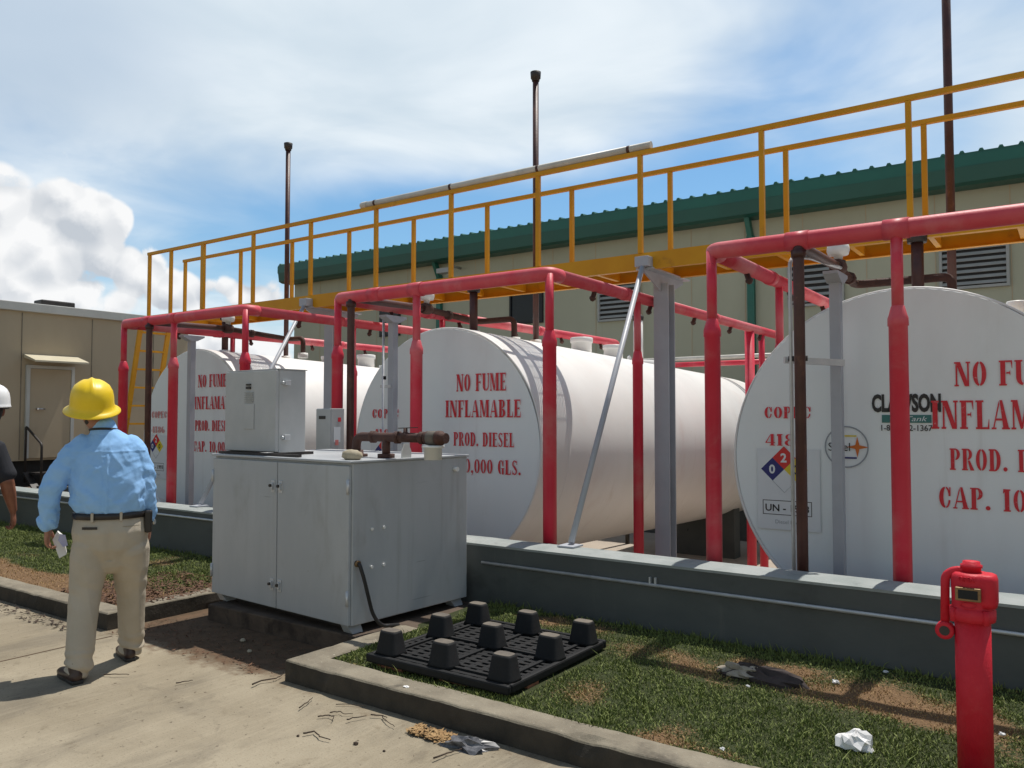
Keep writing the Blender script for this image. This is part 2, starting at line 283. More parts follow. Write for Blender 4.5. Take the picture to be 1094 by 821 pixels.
# ---------------------------------------------------------------- mesh builder
def perp(d):
    a = V((0, 0, 1)) if abs(d.z) < .9 else V((1, 0, 0))
    u = d.cross(a).normalized(); return u, d.cross(u).normalized()
class MB:
    def __init__(s): s.v = []; s.f = []; s.sm = []
    def add(s, vs, fs, smooth=False):
        b = len(s.v); s.v += [V(x) for x in vs]; s.f += [[i+b for i in f] for f in fs]; s.sm += [smooth]*len(fs); return s
    def box(s, x0, x1, y0, y1, z0, z1):
        return s.add([(x, y, z) for z in (z0, z1) for y in (y0, y1) for x in (x0, x1)],
                     [(0, 2, 3, 1), (4, 5, 7, 6), (0, 1, 5, 4), (2, 6, 7, 3), (0, 4, 6, 2), (1, 3, 7, 5)])
    def obox(s, p0, p1, w, h, up=(0, 0, 1)):
        p0, p1 = V(p0), V(p1); d = (p1-p0).normalized(); a = d.cross(V(up)).normalized(); b = a.cross(d)
        vs = [p+a*(sx*w/2)+b*(sy*h/2) for p in (p0, p1) for sy in (-1, 1) for sx in (-1, 1)]
        return s.add(vs, [(0, 1, 3, 2), (4, 6, 7, 5), (0, 4, 5, 1), (2, 3, 7, 6), (0, 2, 6, 4), (1, 5, 7, 3)])
    def rings(s, rings, cap=True, smooth=True):
        n = len(rings[0]); vs = [p for r in rings for p in r]
        fs = [(i*n+j, i*n+(j+1) % n, (i+1)*n+(j+1) % n, (i+1)*n+j) for i in range(len(rings)-1) for j in range(n)]
        b = len(s.v); s.add(vs, fs, smooth)
        if cap:
            s.f.append([b+j for j in range(n)][::-1]); s.sm.append(False)
            e = b+(len(rings)-1)*n; s.f.append([e+j for j in range(n)]); s.sm.append(False)
        return s
    def tube(s, p0, p1, r0, r1=None, n=16):
        p0, p1 = V(p0), V(p1); r1 = r0 if r1 is None else r1; u, w = perp((p1-p0).normalized())
        ring = lambda p, r: [p+u*(r*math.cos(t))+w*(r*math.sin(t)) for t in [2*math.pi*i/n for i in range(n)]]
        return s.rings([ring(p0, r0), ring(p1, r1)])
    def lathe(s, o, axis, prof, n=24, smooth=True):
        o, d = V(o), V(axis).normalized(); u, w = perp(d)
        rs = [[o+d*a+u*(max(r, 1e-4)*math.cos(t))+w*(max(r, 1e-4)*math.sin(t)) for t in [2*math.pi*i/n for i in range(n)]] for a, r in prof]
        return s.rings(rs, True, smooth)
    def path(s, pts, r, n=14, fil=0.0, seg=6):
        pts = [V(p) for p in pts]
        if fil:
            q = [pts[0]]
            for a, b, c in zip(pts, pts[1:], pts[2:]):
                f1 = min(fil, (b-a).length*.49, (c-b).length*.49); p, e = b+(a-b).normalized()*f1, b+(c-b).normalized()*f1
                for i in range(seg+1):
                    t = i/seg; q.append(p*(1-t)**2+b*2*t*(1-t)+e*t*t)
            npt = len(pts); pts = q+[pts[-1]]
            if isinstance(r, (list, tuple)): r = [float(np.interp(i*(npt-1)/(len(pts)-1), range(npt), r)) for i in range(len(pts))]
        rs = []; u = None
        for i, p in enumerate(pts):
            d = ((pts[min(i+1, len(pts)-1)]-pts[i]).normalized()+(pts[i]-pts[max(i-1, 0)]).normalized()).normalized()
            if u is None: u, _ = perp(d)
            u = (u-d*u.dot(d)).normalized(); w = d.cross(u); rr = r[i] if isinstance(r, (list, tuple)) else r
            rs.append([p+u*(rr*math.cos(t))+w*(rr*math.sin(t)) for t in [2*math.pi*j/n for j in range(n)]])
        return s.rings(rs)
    def prism(s, poly, fn, a, b):
        n = len(poly); vs = [fn(x, y, a) for x, y in poly]+[fn(x, y, b) for x, y in poly]
        fs = [list(range(n))[::-1], list(range(n, 2*n))]+[(i, (i+1) % n, n+(i+1) % n, n+i) for i in range(n)]
        return s.add(vs, fs)
    def loft(s, pts, rad2, ref, n=18):
        """closed tapered limb: points, (a, b) half-widths, ref = direction of the a axis; rounded ends"""
        pts = [V(p) for p in pts]; ref = V(ref); P = []; Q = []
        def endcap(i, sgn):
            j = i+1 if i == 0 else i-1
            d = (pts[i]-pts[j]).normalized(); a, b = rad2[i]; rr = min(a, b); L = []
            for t in (0.35, .7, .93): L.append((pts[i]+d*(rr*.8*t), (a*math.sqrt(1-t*t), b*math.sqrt(1-t*t))))
            return L
        c0 = endcap(0, -1)[::-1]; c1 = endcap(len(pts)-1, 1)
        seq = c0+list(zip(pts, rad2))+c1; rs = []
        for i, (p, (a, b)) in enumerate(seq):
            d = (seq[min(i+1, len(seq)-1)][0]-seq[max(i-1, 0)][0]).normalized()
            u = (ref-d*ref.dot(d)).normalized(); w = d.cross(u)
            rs.append([p+u*(a*math.cos(t))+w*(b*math.sin(t)) for t in [2*math.pi*j/n for j in range(n)]])
        return s.rings(rs)
    def build(s, name, m, parent=None, bevel=0.0, local=False, fix=True, xf=None):
        me = bpy.data.meshes.new(name); vs = s.v
        if xf is not None: vs = [xf @ v for v in vs]
        if parent is not None and not local:
            q = parent; off = V((0, 0, 0))
            while q is not None: off += q.location; q = q.parent
            vs = [v-off for v in vs]
        me.from_pydata([tuple(v) for v in vs], [], s.f)
        me.polygons.foreach_set('use_smooth', s.sm)
        if fix or bevel:
            bm = bmesh.new(); bm.from_mesh(me)
            if fix: bmesh.ops.recalc_face_normals(bm, faces=bm.faces)
            if bevel:
                ed = [e for e in bm.edges if len(e.link_faces) == 2 and e.calc_face_angle(0) > .6]
                bmesh.ops.bevel(bm, geom=ed, offset=bevel, segments=2, profile=.5, affect='EDGES', clamp_overlap=True)
            bm.to_mesh(me); bm.free()
        o = bpy.data.objects.new(name, me); COL.objects.link(o)
        me.materials.append(MATS[m] if isinstance(m, str) else m)
        if parent is not None: o.parent = parent
        return o
def tag(o, label=None, cat=None, group=None, kind=None):
    if label: o['label'] = label
    if cat: o['category'] = cat
    if group: o['group'] = group
    if kind: o['kind'] = kind
    return o
def thing(name, label, cat, loc=(0, 0, 0), group=None):
    o = bpy.data.objects.new(name, None); COL.objects.link(o); o.location = loc; o.empty_display_size = .1
    return tag(o, label, cat, group)
def struct(name, mb, m, **k): return tag(mb.build(name, m, **k), kind='structure')
def copy_tree(o, parent=None):
    c = o.copy(); COL.objects.link(c)
    if parent is not None: c.parent = parent
    for ch in list(o.children): copy_tree(ch, c)
    return c
B = lambda *a: MB().box(*a)
T = lambda *a, **k: MB().tube(*a, **k)

# ================================================================ GROUND
def grid(x0, x1, y0, y1, nx, ny, zf):
    mb = MB(); xs = np.linspace(x0, x1, nx+1); ys = np.linspace(y0, y1, ny+1)
    vs = [(x, y, zf(x, y)) for y in ys for x in xs]
    return mb.add(vs, [(j*(nx+1)+i, j*(nx+1)+i+1, (j+1)*(nx+1)+i+1, (j+1)*(nx+1)+i) for j in range(ny) for i in range(nx)], True)
PIT = (-12.2, 9.0, 5.39, 15.3); FZ = -.78
gx, gy = (-1500, PIT[0], PIT[1], 1500), (-1500, PIT[2], PIT[3], 1500)
struct('ground', MB().add([(x, y, -.03) for y in gy for x in gx], [(j*4+i, j*4+i+1, j*4+i+5, j*4+i+4) for j in range(3) for i in range(3) if (i, j) != (1, 1)]), 'soil')
struct('pavement', MB().add([(-40, -30, 0), (14, -30, 0), (14, 5.0, 0), (-40, 5.0, 0)], [(0, 1, 2, 3)]), 'pavement')
struct('yard_floor', B(PIT[0], PIT[1], PIT[2], PIT[3], FZ-.1, FZ), 'pit_concrete')
# expansion joints of the pavement slabs
jm = MB(); jm.box(-30, 8, .30, .312, .0002, .003)
for x in (-9.8, -5.78, -1.6):
    jm.box(x, x+.010, -20, 3.18, .0002, .0032)
struct('pavement_joint', jm, 'soil')
def bumpy(x, y, a=.012, f=2.5): return mnoise.noise(V((x*f, y*f, 1.7)))*a
GZ = .115
struct('lawn', grid(-3.86, 9, 3.42, 5.098, 260, 40, lambda x, y: GZ+bumpy(x, y)+.025*(y-3.4)/1.7), 'turf_soil')
struct('lawn_verge', grid(-14.8, -6.02, 3.42, 5.098, 160, 36, lambda x, y: GZ+bumpy(x, y)+.02*(y-3.4)/1.7), 'turf_soil')
# kerbs with a return at the gap
def kerb(pts, name):
    """swept kerb section along pts (outer face on the right-hand side of travel)"""
    sec = [(0, -.05), (0, .05), (0, .118), (.006, .126), (.014, .130), (.06, .131), (.11, .130), (.172, .128), (.185, .120), (.19, -.05)]
    pts = [V(p) for p in pts]; fine = []
    for a, b in zip(pts, pts[1:]):
        n = max(2, int((b-a).length/.045)); fine += [a+(b-a)*(i/n) for i in range(n)]
    fine.append(pts[-1]); rs = []
    for i, p in enumerate(fine):
        d0 = (p-fine[max(i-1, 0)]); d1 = (fine[min(i+1, len(fine)-1)]-p)
        d0 = d0.normalized() if d0.length else d1.normalized(); d1 = d1.normalized() if d1.length else d0
        b = (d0+d1).normalized(); nrm = V((-b.y, b.x, 0)); nrm /= max(.5, nrm.dot(V((-d0.y, d0.x, 0))))
        q = []
        for (o, z) in sec:
            jz = mnoise.noise(V((p.x*5, p.y*5, o*20+z*9)))*.004+mnoise.noise(V((p.x*23, p.y*23, o*40+z*30)))*.0022
            chip = 0
            if o < .05 and z > .09: chip = max(0, mnoise.noise(V((p.x*4+3, p.y*4, 4.2)))-.22)*.05
            q.append(p+nrm*(o+jz+chip)+V((0, 0, z+jz*.6-chip*.8)))
        rs.append(q)
    mb = MB().rings(rs, True, False)
    o = struct(name, mb, 'kerb_concrete'); o.data.materials.append(MATS['kerb_dark'])
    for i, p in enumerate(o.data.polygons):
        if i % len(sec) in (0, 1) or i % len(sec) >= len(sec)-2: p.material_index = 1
    return o
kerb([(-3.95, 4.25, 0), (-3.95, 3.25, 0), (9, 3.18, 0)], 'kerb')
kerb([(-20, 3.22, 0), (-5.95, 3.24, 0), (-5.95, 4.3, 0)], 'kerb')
struct('slab', B(-5.62, -3.765, 3.86, 5.095, -.02, .125), 'slab_shade_brown', bevel=.01)

# ---- grass: short blades, thinner on the dry patches
def grass(name, x0, x1, y0, y1, n, avoid, dense):
    P = RNG.random((n, 2))*[x1-x0, y1-y0]+[x0, y0]
    keep = []; dry = []
    for x, y in P:
        dv = dryness(dense, x, y)
        bad = any(a <= x <= b and c <= y <= e for a, b, c, e in avoid)
        if bad or random.random() > .98-.45*min(1, max(0, dv)): continue
        keep.append((x, y)); dry.append(dv)
    P = np.array(keep); dry = np.clip(np.array(dry), 0, 1); n = len(P)
    h = RNG.uniform(.008, .026, n)*(1.05-.5*dry); wd = RNG.uniform(.0022, .0045, n); a = RNG.uniform(0, 6.283, n)
    h = h*np.array([1+.7*mnoise.noise(V((x*7, y*7, 3)))+2.6*max(0, (y-5.03)/.06)*random.random()**2+(2.2 if random.random() < .006 else 0) for x, y in P]); h = np.maximum(h, .006)
    ln = RNG.uniform(.1, 1.1, n)*h; la = RNG.uniform(0, 6.283, n)
    z = np.array([GZ+bumpy(x, y)+.022*(y-3.4)/1.7-.003 for x, y in P])
    base = np.c_[P, z]; dx = np.c_[np.cos(a)*wd, np.sin(a)*wd, np.zeros(n)]
    mid = base+np.c_[np.cos(la)*ln*.35, np.sin(la)*ln*.35, h*.6]; tip = base+np.c_[np.cos(la)*ln, np.sin(la)*ln, h]
    vs = np.stack([base-dx, base+dx, mid+dx*.8, mid-dx*.8, tip], 1).reshape(-1, 3)
    i = np.arange(n)*5
    fs = [(b, b+1, b+2, b+3) for b in i]+[(b+3, b+2, b+4) for b in i]
    me = bpy.data.meshes.new(name); me.from_pydata(vs.tolist(), [], fs)
    at = me.attributes.new('dry', 'FLOAT', 'POINT'); at.data.foreach_set('value', np.repeat(dry, 5).astype(np.float32))
    me.materials.append(MATS['grass_blade']); o = bpy.data.objects.new(name, me); COL.objects.link(o)
    return tag(o, kind='stuff')
def dryness(fn, x, y): return fn(x, y)+mnoise.noise(V((x*1.3, y*1.3, .5)))*.6+mnoise.noise(V((x*4, y*4, 8)))*.3
def dry_right(x, y):
    w = 0
    for cx, cy, rx, ry, s in [(-2.0, 4.55, .55, .35, .9), (-2.2, 4.0, .25, .6, .5), (-.75, 4.45, .75, .28, .75), (.2, 4.3, .9, .5, .5), (-1.55, 4.75, .6, .18, .6), (-1.0, 3.46, .6, .06, .5), (-3.3, 4.9, .9, .25, .6), (-2.5, 3.6, .5, .2, .2), (1.2, 4, 1.2, .5, .4)]:
        d = ((x-cx)/rx)**2+((y-cy)/ry)**2
        w = max(w, s*math.exp(-d))
    return w-.07
def dry_left(x, y):
    return (1.15 if y < 3.95 else 0)*min(1, max(0, (3.98-y)/.35))+(.55*max(0, 1-abs(x+6.0)/1.0))
for on, fn in (('lawn', dry_right), ('lawn_verge', dry_left)):
    me = bpy.data.objects[on].data; at = me.attributes.new('dry', 'FLOAT', 'POINT')
    at.data.foreach_set('value', np.clip([dryness(fn, v.co.x, v.co.y) for v in me.vertices], 0, 1).astype(np.float32))
tag(grass('grass', -3.76, 2.4, 3.40, 5.09, 120000, [(-3.47, -2.42, 3.52, 4.5)], dry_right), 'short mown grass with dried brown patches in front of the grey wall', 'grass')
tag(grass('grass_verge', -14, -6.1, 3.42, 5.09, 70000, [], dry_left), 'green and straw coloured grass strip left of the pump cabinet', 'grass')
# leaf litter in the left bed beside the cabinet
def litter(name, n, x0, x1, y0, y1, z, m, s=(.012, .03), label=None):
    mb = MB()
    for _ in range(n):
        x, y = random.uniform(x0, x1), random.uniform(y0, y1); a = random.uniform(0, 6.28); l = random.uniform(*s); w = l*.45
        u = V((math.cos(a), math.sin(a), random.uniform(-.3, .3))); t = V((-math.sin(a), math.cos(a), random.uniform(-.4, .4))); p = V((x, y, z+random.uniform(0, .014)))
        mb.add([p-u*l, p+t*w, p+u*l+V((0, 0, .006)), p-t*w], [(0, 1, 2, 3)])
    return tag(mb.build(name, m, fix=False), label, 'leaves', kind='stuff')
litter('leaf_litter', 2600, -7.1, -5.98, 3.42, 4.5, GZ+.006, 'leaf_brown', label='brown dead leaves covering the bed left of the pump cabinet')
litter('dirt_debris', 420, -5.9, -4.0, 3.2, 3.75, .003, 'leaf_brown', (.006, .018), 'scraps and dead leaves on the dirt below the cabinet')
litter('kerb_leaves', 150, -7.6, -6.0, 3.02, 3.2, .003, 'twig_bark', (.008, .03), 'dark leaf crumbs along the foot of the left kerb')

# ================================================================ LOW WALL
w = thing('low_wall', 'low grey painted concrete wall with pale top running in front of the tanks', 'wall', (-3, 5.25, 0))
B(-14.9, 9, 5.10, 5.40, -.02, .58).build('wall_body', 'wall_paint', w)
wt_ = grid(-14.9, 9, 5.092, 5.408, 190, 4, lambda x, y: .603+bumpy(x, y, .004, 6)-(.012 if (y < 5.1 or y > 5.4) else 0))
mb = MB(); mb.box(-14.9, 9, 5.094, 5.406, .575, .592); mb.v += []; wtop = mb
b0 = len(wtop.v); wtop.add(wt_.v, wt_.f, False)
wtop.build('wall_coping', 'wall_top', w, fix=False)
B(-12.2, 9, 5.101, 5.399, -.85, -.021).build('footing', 'wall_paint', w)
w2 = thing('rear_wall', 'low dark wall closing the tank pit behind the tanks', 'wall', (-3, 15.3, 0))
B(-12.4, 9, 15.15, 15.4, FZ-.05, .55).build('wall_body', 'wall_paint', w2)
B(-12.4, -12.2, 5.41, 15.14, FZ-.05, .55).build('side_wall', 'wall_paint', w2)
c = thing('wall_conduit', 'thin white conduit clipped along the front of the low grey wall', 'conduit', (-2, 5.085, .43))
T((-3.85, 5.083, .452), (8.9, 5.083, .415), .0115).build('pipe', 'galvanised', c)
for x in (-2.41, -2.37): B(x-.006, x+.006, 5.078, 5.0985, .44, .50).build('clip', 'galvanised', c)
c = thing('wall_conduit', 'white conduit along the wall left of the pump cabinet, just below its top', 'conduit', (-9, 5.085, .53))
T((-14.8, 5.083, .505), (-5.4, 5.083, .525), .0115).build('pipe', 'galvanised', c)

# ================================================================ TANKS
def ipoly(x, w, y0=0., y1=1., sf=.055, st=.065, top=True, bot=True):
    p = []
    p += [(x-sf, y0), (x+w+sf, y0), (x+w+sf, y0+st), (x+w, y0+st)] if bot else [(x, y0), (x+w, y0)]
    p += [(x+w, y1-st), (x+w+sf, y1-st), (x+w+sf, y1), (x-sf, y1), (x-sf, y1-st), (x, y1-st)] if top else [(x+w, y1), (x, y1)]
    if bot: p += [(x, y0+st), (x-sf, y0+st)]
    return p
def rc(x0, y0, x1, y1): return [(x0, y0), (x1, y0), (x1, y1), (x0, y1)]
def arc(cx, cy, rx, ry, tx, ty, a0, a1, n=14):
    o = [(cx+rx*math.cos(rad(a0+(a1-a0)*i/n)), cy+ry*math.sin(rad(a0+(a1-a0)*i/n))) for i in range(n+1)]
    q = [(cx+(rx-tx)*math.cos(rad(a0+(a1-a0)*i/n)), cy+(ry-ty)*math.sin(rad(a0+(a1-a0)*i/n))) for i in range(n+1)]
    return o+q[::-1]
GL = {
 'I': (.36, [ipoly(.08, .20)]),
 'N': (.66, [ipoly(.06, .07), [(.06, 1), (.25, 1), (.60, .0), (.42, 0)], ipoly(.53, .07, bot=False)]),
 'F': (.54, [ipoly(.06, .19), rc(.29, .93, .52, 1), [(.46, .93), (.52, .93), (.52, .68), (.50, .68)], rc(.29, .47, .42, .54), [(.40, .54), (.44, .62), (.44, .39), (.40, .47)]]),
 'E': (.57, [ipoly(.06, .19), rc(.29, .93, .52, 1), [(.46, .93), (.52, .93), (.52, .70), (.50, .70)], rc(.29, .47, .42, .54), [(.40, .54), (.44, .62), (.44, .39), (.40, .47)], rc(.29, 0, .54, .07), [(.48, .07), (.54, .07), (.54, .32), (.52, .32)]]),
 'L': (.54, [ipoly(.06, .19), rc(.29, 0, .51, .07), [(.45, .07), (.51, .07), (.51, .34), (.49, .34)]]),
 'A': (.66, [[(.05, .06), (.10, .06), (.29, .86), (.27, .98)], [(.30, 1), (.40, 1), (.62, .06), (.42, .06)], rc(-.01, 0, .17, .06), rc(.37, 0, .66, .06), rc(.15, .30, .40, .37)]),
 'M': (.80, [ipoly(.05, .06), [(.05, 1), (.23, 1), (.42, .05), (.33, 0)], [(.41, .0), (.58, 1), (.53, 1), (.37, .15)], ipoly(.56, .18)]),
 'U': (.64, [ipoly(.06, .19, .30, bot=False), arc(.34, .31, .28, .31, .19, .09, 180, 262), arc(.34, .31, .25, .31, .08, .09, 278, 360), ipoly(.51, .08, .30, bot=False)]),
 'O': (.60, [arc(.30, .5, .27, .5, .18, .07, 97, 263, 18), arc(.30, .5, .27, .5, .18, .07, -83, 83, 18)]),
 'C': (.58, [arc(.31, .5, .28, .5, .19, .07, 97, 263, 18), arc(.31, .5, .22, .5, .09, .07, 8, 84), rc(.48, .62, .53, .98), arc(.31, .5, .22, .5, .09, .07, 276, 345)]),
 'G': (.62, [arc(.31, .5, .28, .5, .19, .07, 97, 263, 18), arc(.31, .5, .22, .5, .09, .07, 8, 84), rc(.48, .64, .53, .98), ipoly(.40, .16, 0, .44, bot=False)]),
 'D': (.62, [ipoly(.06, .19), arc(.29, .5, .29, .5, .19, .07, -88, 88, 18)]),
 'P': (.56, [ipoly(.06, .19), arc(.29, .73, .24, .27, .16, .06, -88, 88)]),
 'R': (.62, [ipoly(.06, .19), arc(.29, .74, .23, .26, .16, .06, -88, 88), [(.30, .46), (.40, .46), (.62, 0), (.42, 0)]]),
 'B': (.60, [ipoly(.06, .19), arc(.29, .76, .22, .24, .15, .06, -88, 88), arc(.29, .25, .26, .25, .18, .06, -88, 88)]),
 'S': (.52, [arc(.26, .74, .21, .26, .11, .07, 30, 240), [(.10, .60), (.22, .66), (.46, .38), (.34, .30)], arc(.26, .26, .21, .26, .11, .07, 210, 420), rc(.42, .70, .46, .98), rc(.05, .02, .09, .30)]),
 '0': (.54, [arc(.27, .5, .25, .5, .16, .07, 97, 263, 18), arc(.27, .5, .25, .5, .16, .07, -83, 83, 18)]),
 '1': (.36, [ipoly(.09, .18), [(.03, .80), (.09, .86), (.09, 1), (.03, .92)]]),
 '4': (.56, [[(.02, .28), (.09, .28), (.30, .9), (.30, 1)], rc(.02, .22, .54, .29), ipoly(.31, .16, top=False)]),
 '8': (.54, [arc(.27, .75, .21, .25, .13, .06, 95, 265), arc(.27, .75, .21, .25, .13, .06, -85, 85), arc(.27, .25, .25, .25, .16, .06, 95, 265), arc(.27, .25, .25, .25, .16, .06, -85, 85)]),
 '6': (.54, [arc(.29, .5, .27, .5, .16, .07, 75, 262, 18), arc(.27, .29, .25, .29, .16, .06, -83, 83)]),
 '.': (.26, [arc(.12, .10, .10, .10, .099, .099, 0, 360, 12)[:13]]),
 ',': (.26, [arc(.12, .10, .10, .10, .099, .099, 0, 360, 12)[:13], [(.16, .06), (.22, .08), (.14, -.16), (.08, -.17)]]),
 ' ': (.34, []),
}
def lettering(txt, x, z, wtot, h, y, name, m, parent):
    tot = sum(GL[c][0]+.06 for c in txt)-.06; sx = wtot/tot; mb = MB(); cx = x; e = 0
    for c in txt:
        for poly in GL[c][1]:
            e = (e+1) % 5
            mb.add([(cx+px_*sx, y-.0012-e*.00025, z+py_*h) for px_, py_ in poly], [list(range(len(poly)))])
        cx += (GL[c][0]+.06)*sx
    return mb.build(name, m, parent, fix=False)
def sans(txt, x, z, h, y, name, m, parent, wtot=None, bold=0.0, shear=0.0):
    cu = bpy.data.curves.new(name, 'FONT'); cu.body = txt; cu.size = 1; cu.offset = bold; cu.shear = shear; cu.resolution_u = 3
    o = bpy.data.objects.new(name, cu); COL.objects.link(o)
    bpy.context.view_layer.update()
    me = bpy.data.meshes.new_from_object(o.evaluated_get(bpy.context.evaluated_depsgraph_get()))
    bpy.data.objects.remove(o)
    xs = [v.co.x for v in me.vertices]; ys = [v.co.y for v in me.vertices]
    sy = h/(max(ys)-min(ys)); sx = wtot/(max(xs)-min(xs)) if wtot else sy; x0, y0 = min(xs), min(ys)
    off = V((0, 0, 0)); q = parent
    while q is not None: off += q.location; q = q.parent
    for v in me.vertices: v.co = V((x+(v.co.x-x0)*sx, y, z+(v.co.y-y0)*sy))-off
    me.materials.clear(); me.materials.append(MATS[m]); o = bpy.data.objects.new(name, me); COL.objects.link(o); o.parent = parent
    return o
def plate(x0, x1, z0, z1, y, name, m, parent, t=.0015):
    return B(x0, x1, y-t, y-.0001, z0, z1).build(name, m, parent)

def tank(X, Y, zc, R, L, label, grp, big=False):
    t = thing('fuel_tank', label, 'tank', (X, Y, 0), grp)
    prof = [(.03, R-.02), (.004, R-.018), (.0, R-.012), (.003, R-.003), (.010, R), (.018, R), (.03, R), (.49, R), (.50, R), (.503, R+.0015), (.51, R+.002), (.52, R+.002), (.527, R+.0015), (.54, R), (.55, R)]
    for a in (4.60, 5.50): prof += [(a-.02, R), (a-.01, R), (a+.003, R+.0015), (a+.008, R+.002), (a+.018, R+.002), (a+.024, R+.0015), (a+.035, R), (a+.045, R)]
    prof += [(L-.05, R), (L-.02, R-.002), (L-.006, R-.008), (L, R-.02), (L+.01, R-.05), (L+.03, R*.6), (L+.04, .0)]
    AX = (0, 1, -.028)
    MB().lathe((X, Y, zc), AX, prof, 96).build('shell', 'tank_white', t)
    hp = [(.0, R-.0205), (-.0001, R-.024)]+[(.0-.006*math.sin(math.pi*.5*(1-i/8)), (R-.03)*i/8) for i in range(8, -1, -1)]
    MB().lathe((X, Y+.006, zc), (0, 1, 0), hp, 96).build('front_head', 'tank_head_white', t)
    for yy_ in (Y+1.0, Y+L-1.0):      # saddle supports
        pl = [(-R*.55, FZ-.02), (R*.55, FZ-.02)]+[(R*.995*math.sin(rad(a)), zc-.028*(yy_-Y)-R*.995*math.cos(rad(a))) for a in range(33, -34, -6)]
        MB().prism(pl, lambda a, b, c: (X+a, c, b), yy_-.14, yy_+.14).build('saddle', 'wall_paint', t)
    return t
GRP = 'white horizontal diesel tanks in a row'
T3 = tank(-.99, 6.2, 1.29, 1.225, 7.9, 'nearest white diesel tank at the right edge, with round emblem on its face', GRP)
T2 = tank(-5.38, 6.4, 1.283, 1.24, 7.9, 'middle white diesel tank in full view between the pump cabinet and the grey column', GRP)
T1 = tank(-9.85, 6.5, 1.31, 1.21, 7.4, 'farthest white diesel tank standing behind the tall grey electrical box', GRP)
def texts(t, dx, Y, lines, m='stencil_red'):
    for txt, x, z, wt__, h in lines: lettering(txt, x, z, wt__, h, Y, 'stencil_lettering', m, t)
texts(T3, 0, 6.194, [('NO FUME', -.672, 1.80, .66, .165), ('INFLAMABLE', -.82, 1.512, 1.0, .192), ('PROD. DIESEL', -.71, 1.235, .80, .145), ('CAP. 10,000 GLS.', -.782, .975, 1.16, .145)])
texts(T3, 0, 6.194, [('COPEC', -1.967, 1.582, .352, .088), ('4186', -1.962, 1.374, .305, .088)])
texts(T2, 0, 6.394, [('NO FUME', -5.17, 1.848, .625, .175), ('INFLAMABLE', -5.316, 1.586, .945, .172), ('PROD. DIESEL', -5.205, 1.297, .755, .138), ('CAP. 10,000 GLS.', -5.47, 1.03, 1.10, .14)])
texts(T2, 0, 6.394, [('COPEC', -6.36, 1.575, .40, .10), ('4186', -6.345, 1.36, .34, .095)])
texts(T1, 0, 6.494, [('NO FUME', -9.745, 1.985, .63, .17), ('INFLAMABLE', -9.825, 1.69, .95, .17), ('PROD. DIESEL', -9.80, 1.40, .77, .14), ('CAP. 10,000 GLS.', -9.83, 1.12, 1.12, .14)])
texts(T1, 0, 6.494, [('COPEC', -10.85, 1.57, .38, .095), ('4186', -10.85, 1.36, .33, .09)], 'stencil_faded')
def hazard(t, cx, cz, s, Y):
    """diamond of four coloured squares with its numbers; the white sheet it is printed on"""
    q = s/2
    plate(cx-.205, cx+.262, cz-.455, cz+.155, Y, 'placard', 'label_white', t)
    y = Y-.0022
    def dia(dx, dz, m, nm): MB().add([(cx+dx, y, cz+dz-q), (cx+dx+q, y, cz+dz), (cx+dx, y, cz+dz+q), (cx+dx-q, y, cz+dz)], [(0, 1, 2, 3)]).build(nm, m, t, fix=False)
    dia(-q, 0, 'label_blue', 'hazard_field'); dia(0, q, 'label_red', 'hazard_field'); dia(q, 0, 'label_yellow', 'hazard_field')
    ln = MB()
    for a, b in (((-q, -q), (0, -2*q)), ((0, -2*q), (q, -q))): ln.obox((cx+a[0], y, cz+a[1]), (cx+b[0], y, cz+b[1]), .001, .006, (0, 1, 0))
    ln.build('hazard_outline', 'label_ring', t)
    sans('0', cx-q-.026, cz-.035, .07, y-.001, 'hazard_number', 'label_white', t, bold=.03)
    sans('2', cx-.026, cz+q-.035, .07, y-.001, 'hazard_number', 'label_white', t, bold=.03)
    sans('0', cx+q-.026, cz-.035, .07, y-.001, 'hazard_number', 'label_black', t, bold=.03)
    fr = MB(); x0, x1, z0, z1 = cx-.165, cx+.20, cz-.345, cz-.235
    for a in ((x0, x1, z0, z0+.005), (x0, x1, z1-.005, z1), (x0, x0+.005, z0+.005, z1-.005), (x1-.005, x1, z0+.005, z1-.005)): fr.box(a[0], a[1], y-.0006, y, a[2], a[3])
    fr.build('placard_border', 'label_black', t)
    sans('UN - 1993', x0+.02, z0+.025, .055, y-.001, 'placard_text', 'label_black', t, wtot=.325, bold=.02)
    sans('Diesel Fuel', cx-.07, cz-.41, .028, y-.001, 'placard_text', 'label_ring', t)
hazard(T3, -1.82, 1.195, .175*1.0, 6.1935)
hazard(T2, -6.17, 1.19, .175, 6.3935)
hazard(T1, -10.72, 1.17, .175, 6.4935)
# maker's emblem on the near tank
def emblem(t, X, Z, Y):
    ring = MB(); n = 40; ro, ri = .152, .142
    vs = [(X+r*math.cos(2*math.pi*i/n), Y-.001, Z+r*math.sin(2*math.pi*i/n)) for r in (ro, ri) for i in range(n)]
    ring.add(vs, [(i, (i+1) % n, n+(i+1) % n, n+i) for i in range(n)]).build('emblem_ring', 'label_ring', t, fix=False)
    sans('Steel', X-.125, Z-.03, .06, Y-.0012, 'emblem_text', 'label_black', t, wtot=.15)
    st = []
    for i in range(8):
        a = rad(90+45*i); r = .075 if i % 2 == 0 else .02; st.append((X+.075+r*math.cos(a), Y-.0012, Z+r*math.sin(a)))
    MB().add(st, [list(range(8))]).build('emblem_star', 'label_orange', t, fix=False)
    plate(X-.07, X+.07, Z-.085, Z-.073, Y, 'emblem_bar', 'label_blue', t); plate(X-.07, X+.07, Z+.075, Z+.085, Y, 'emblem_bar', 'label_yellow', t)
emblem(T3, -1.372, 1.375, 6.194)
sans('CLAWSON', -1.195, 1.625, .13, 6.1928, 'logo_lettering', 'label_black', T3, wtot=.44, bold=.045)
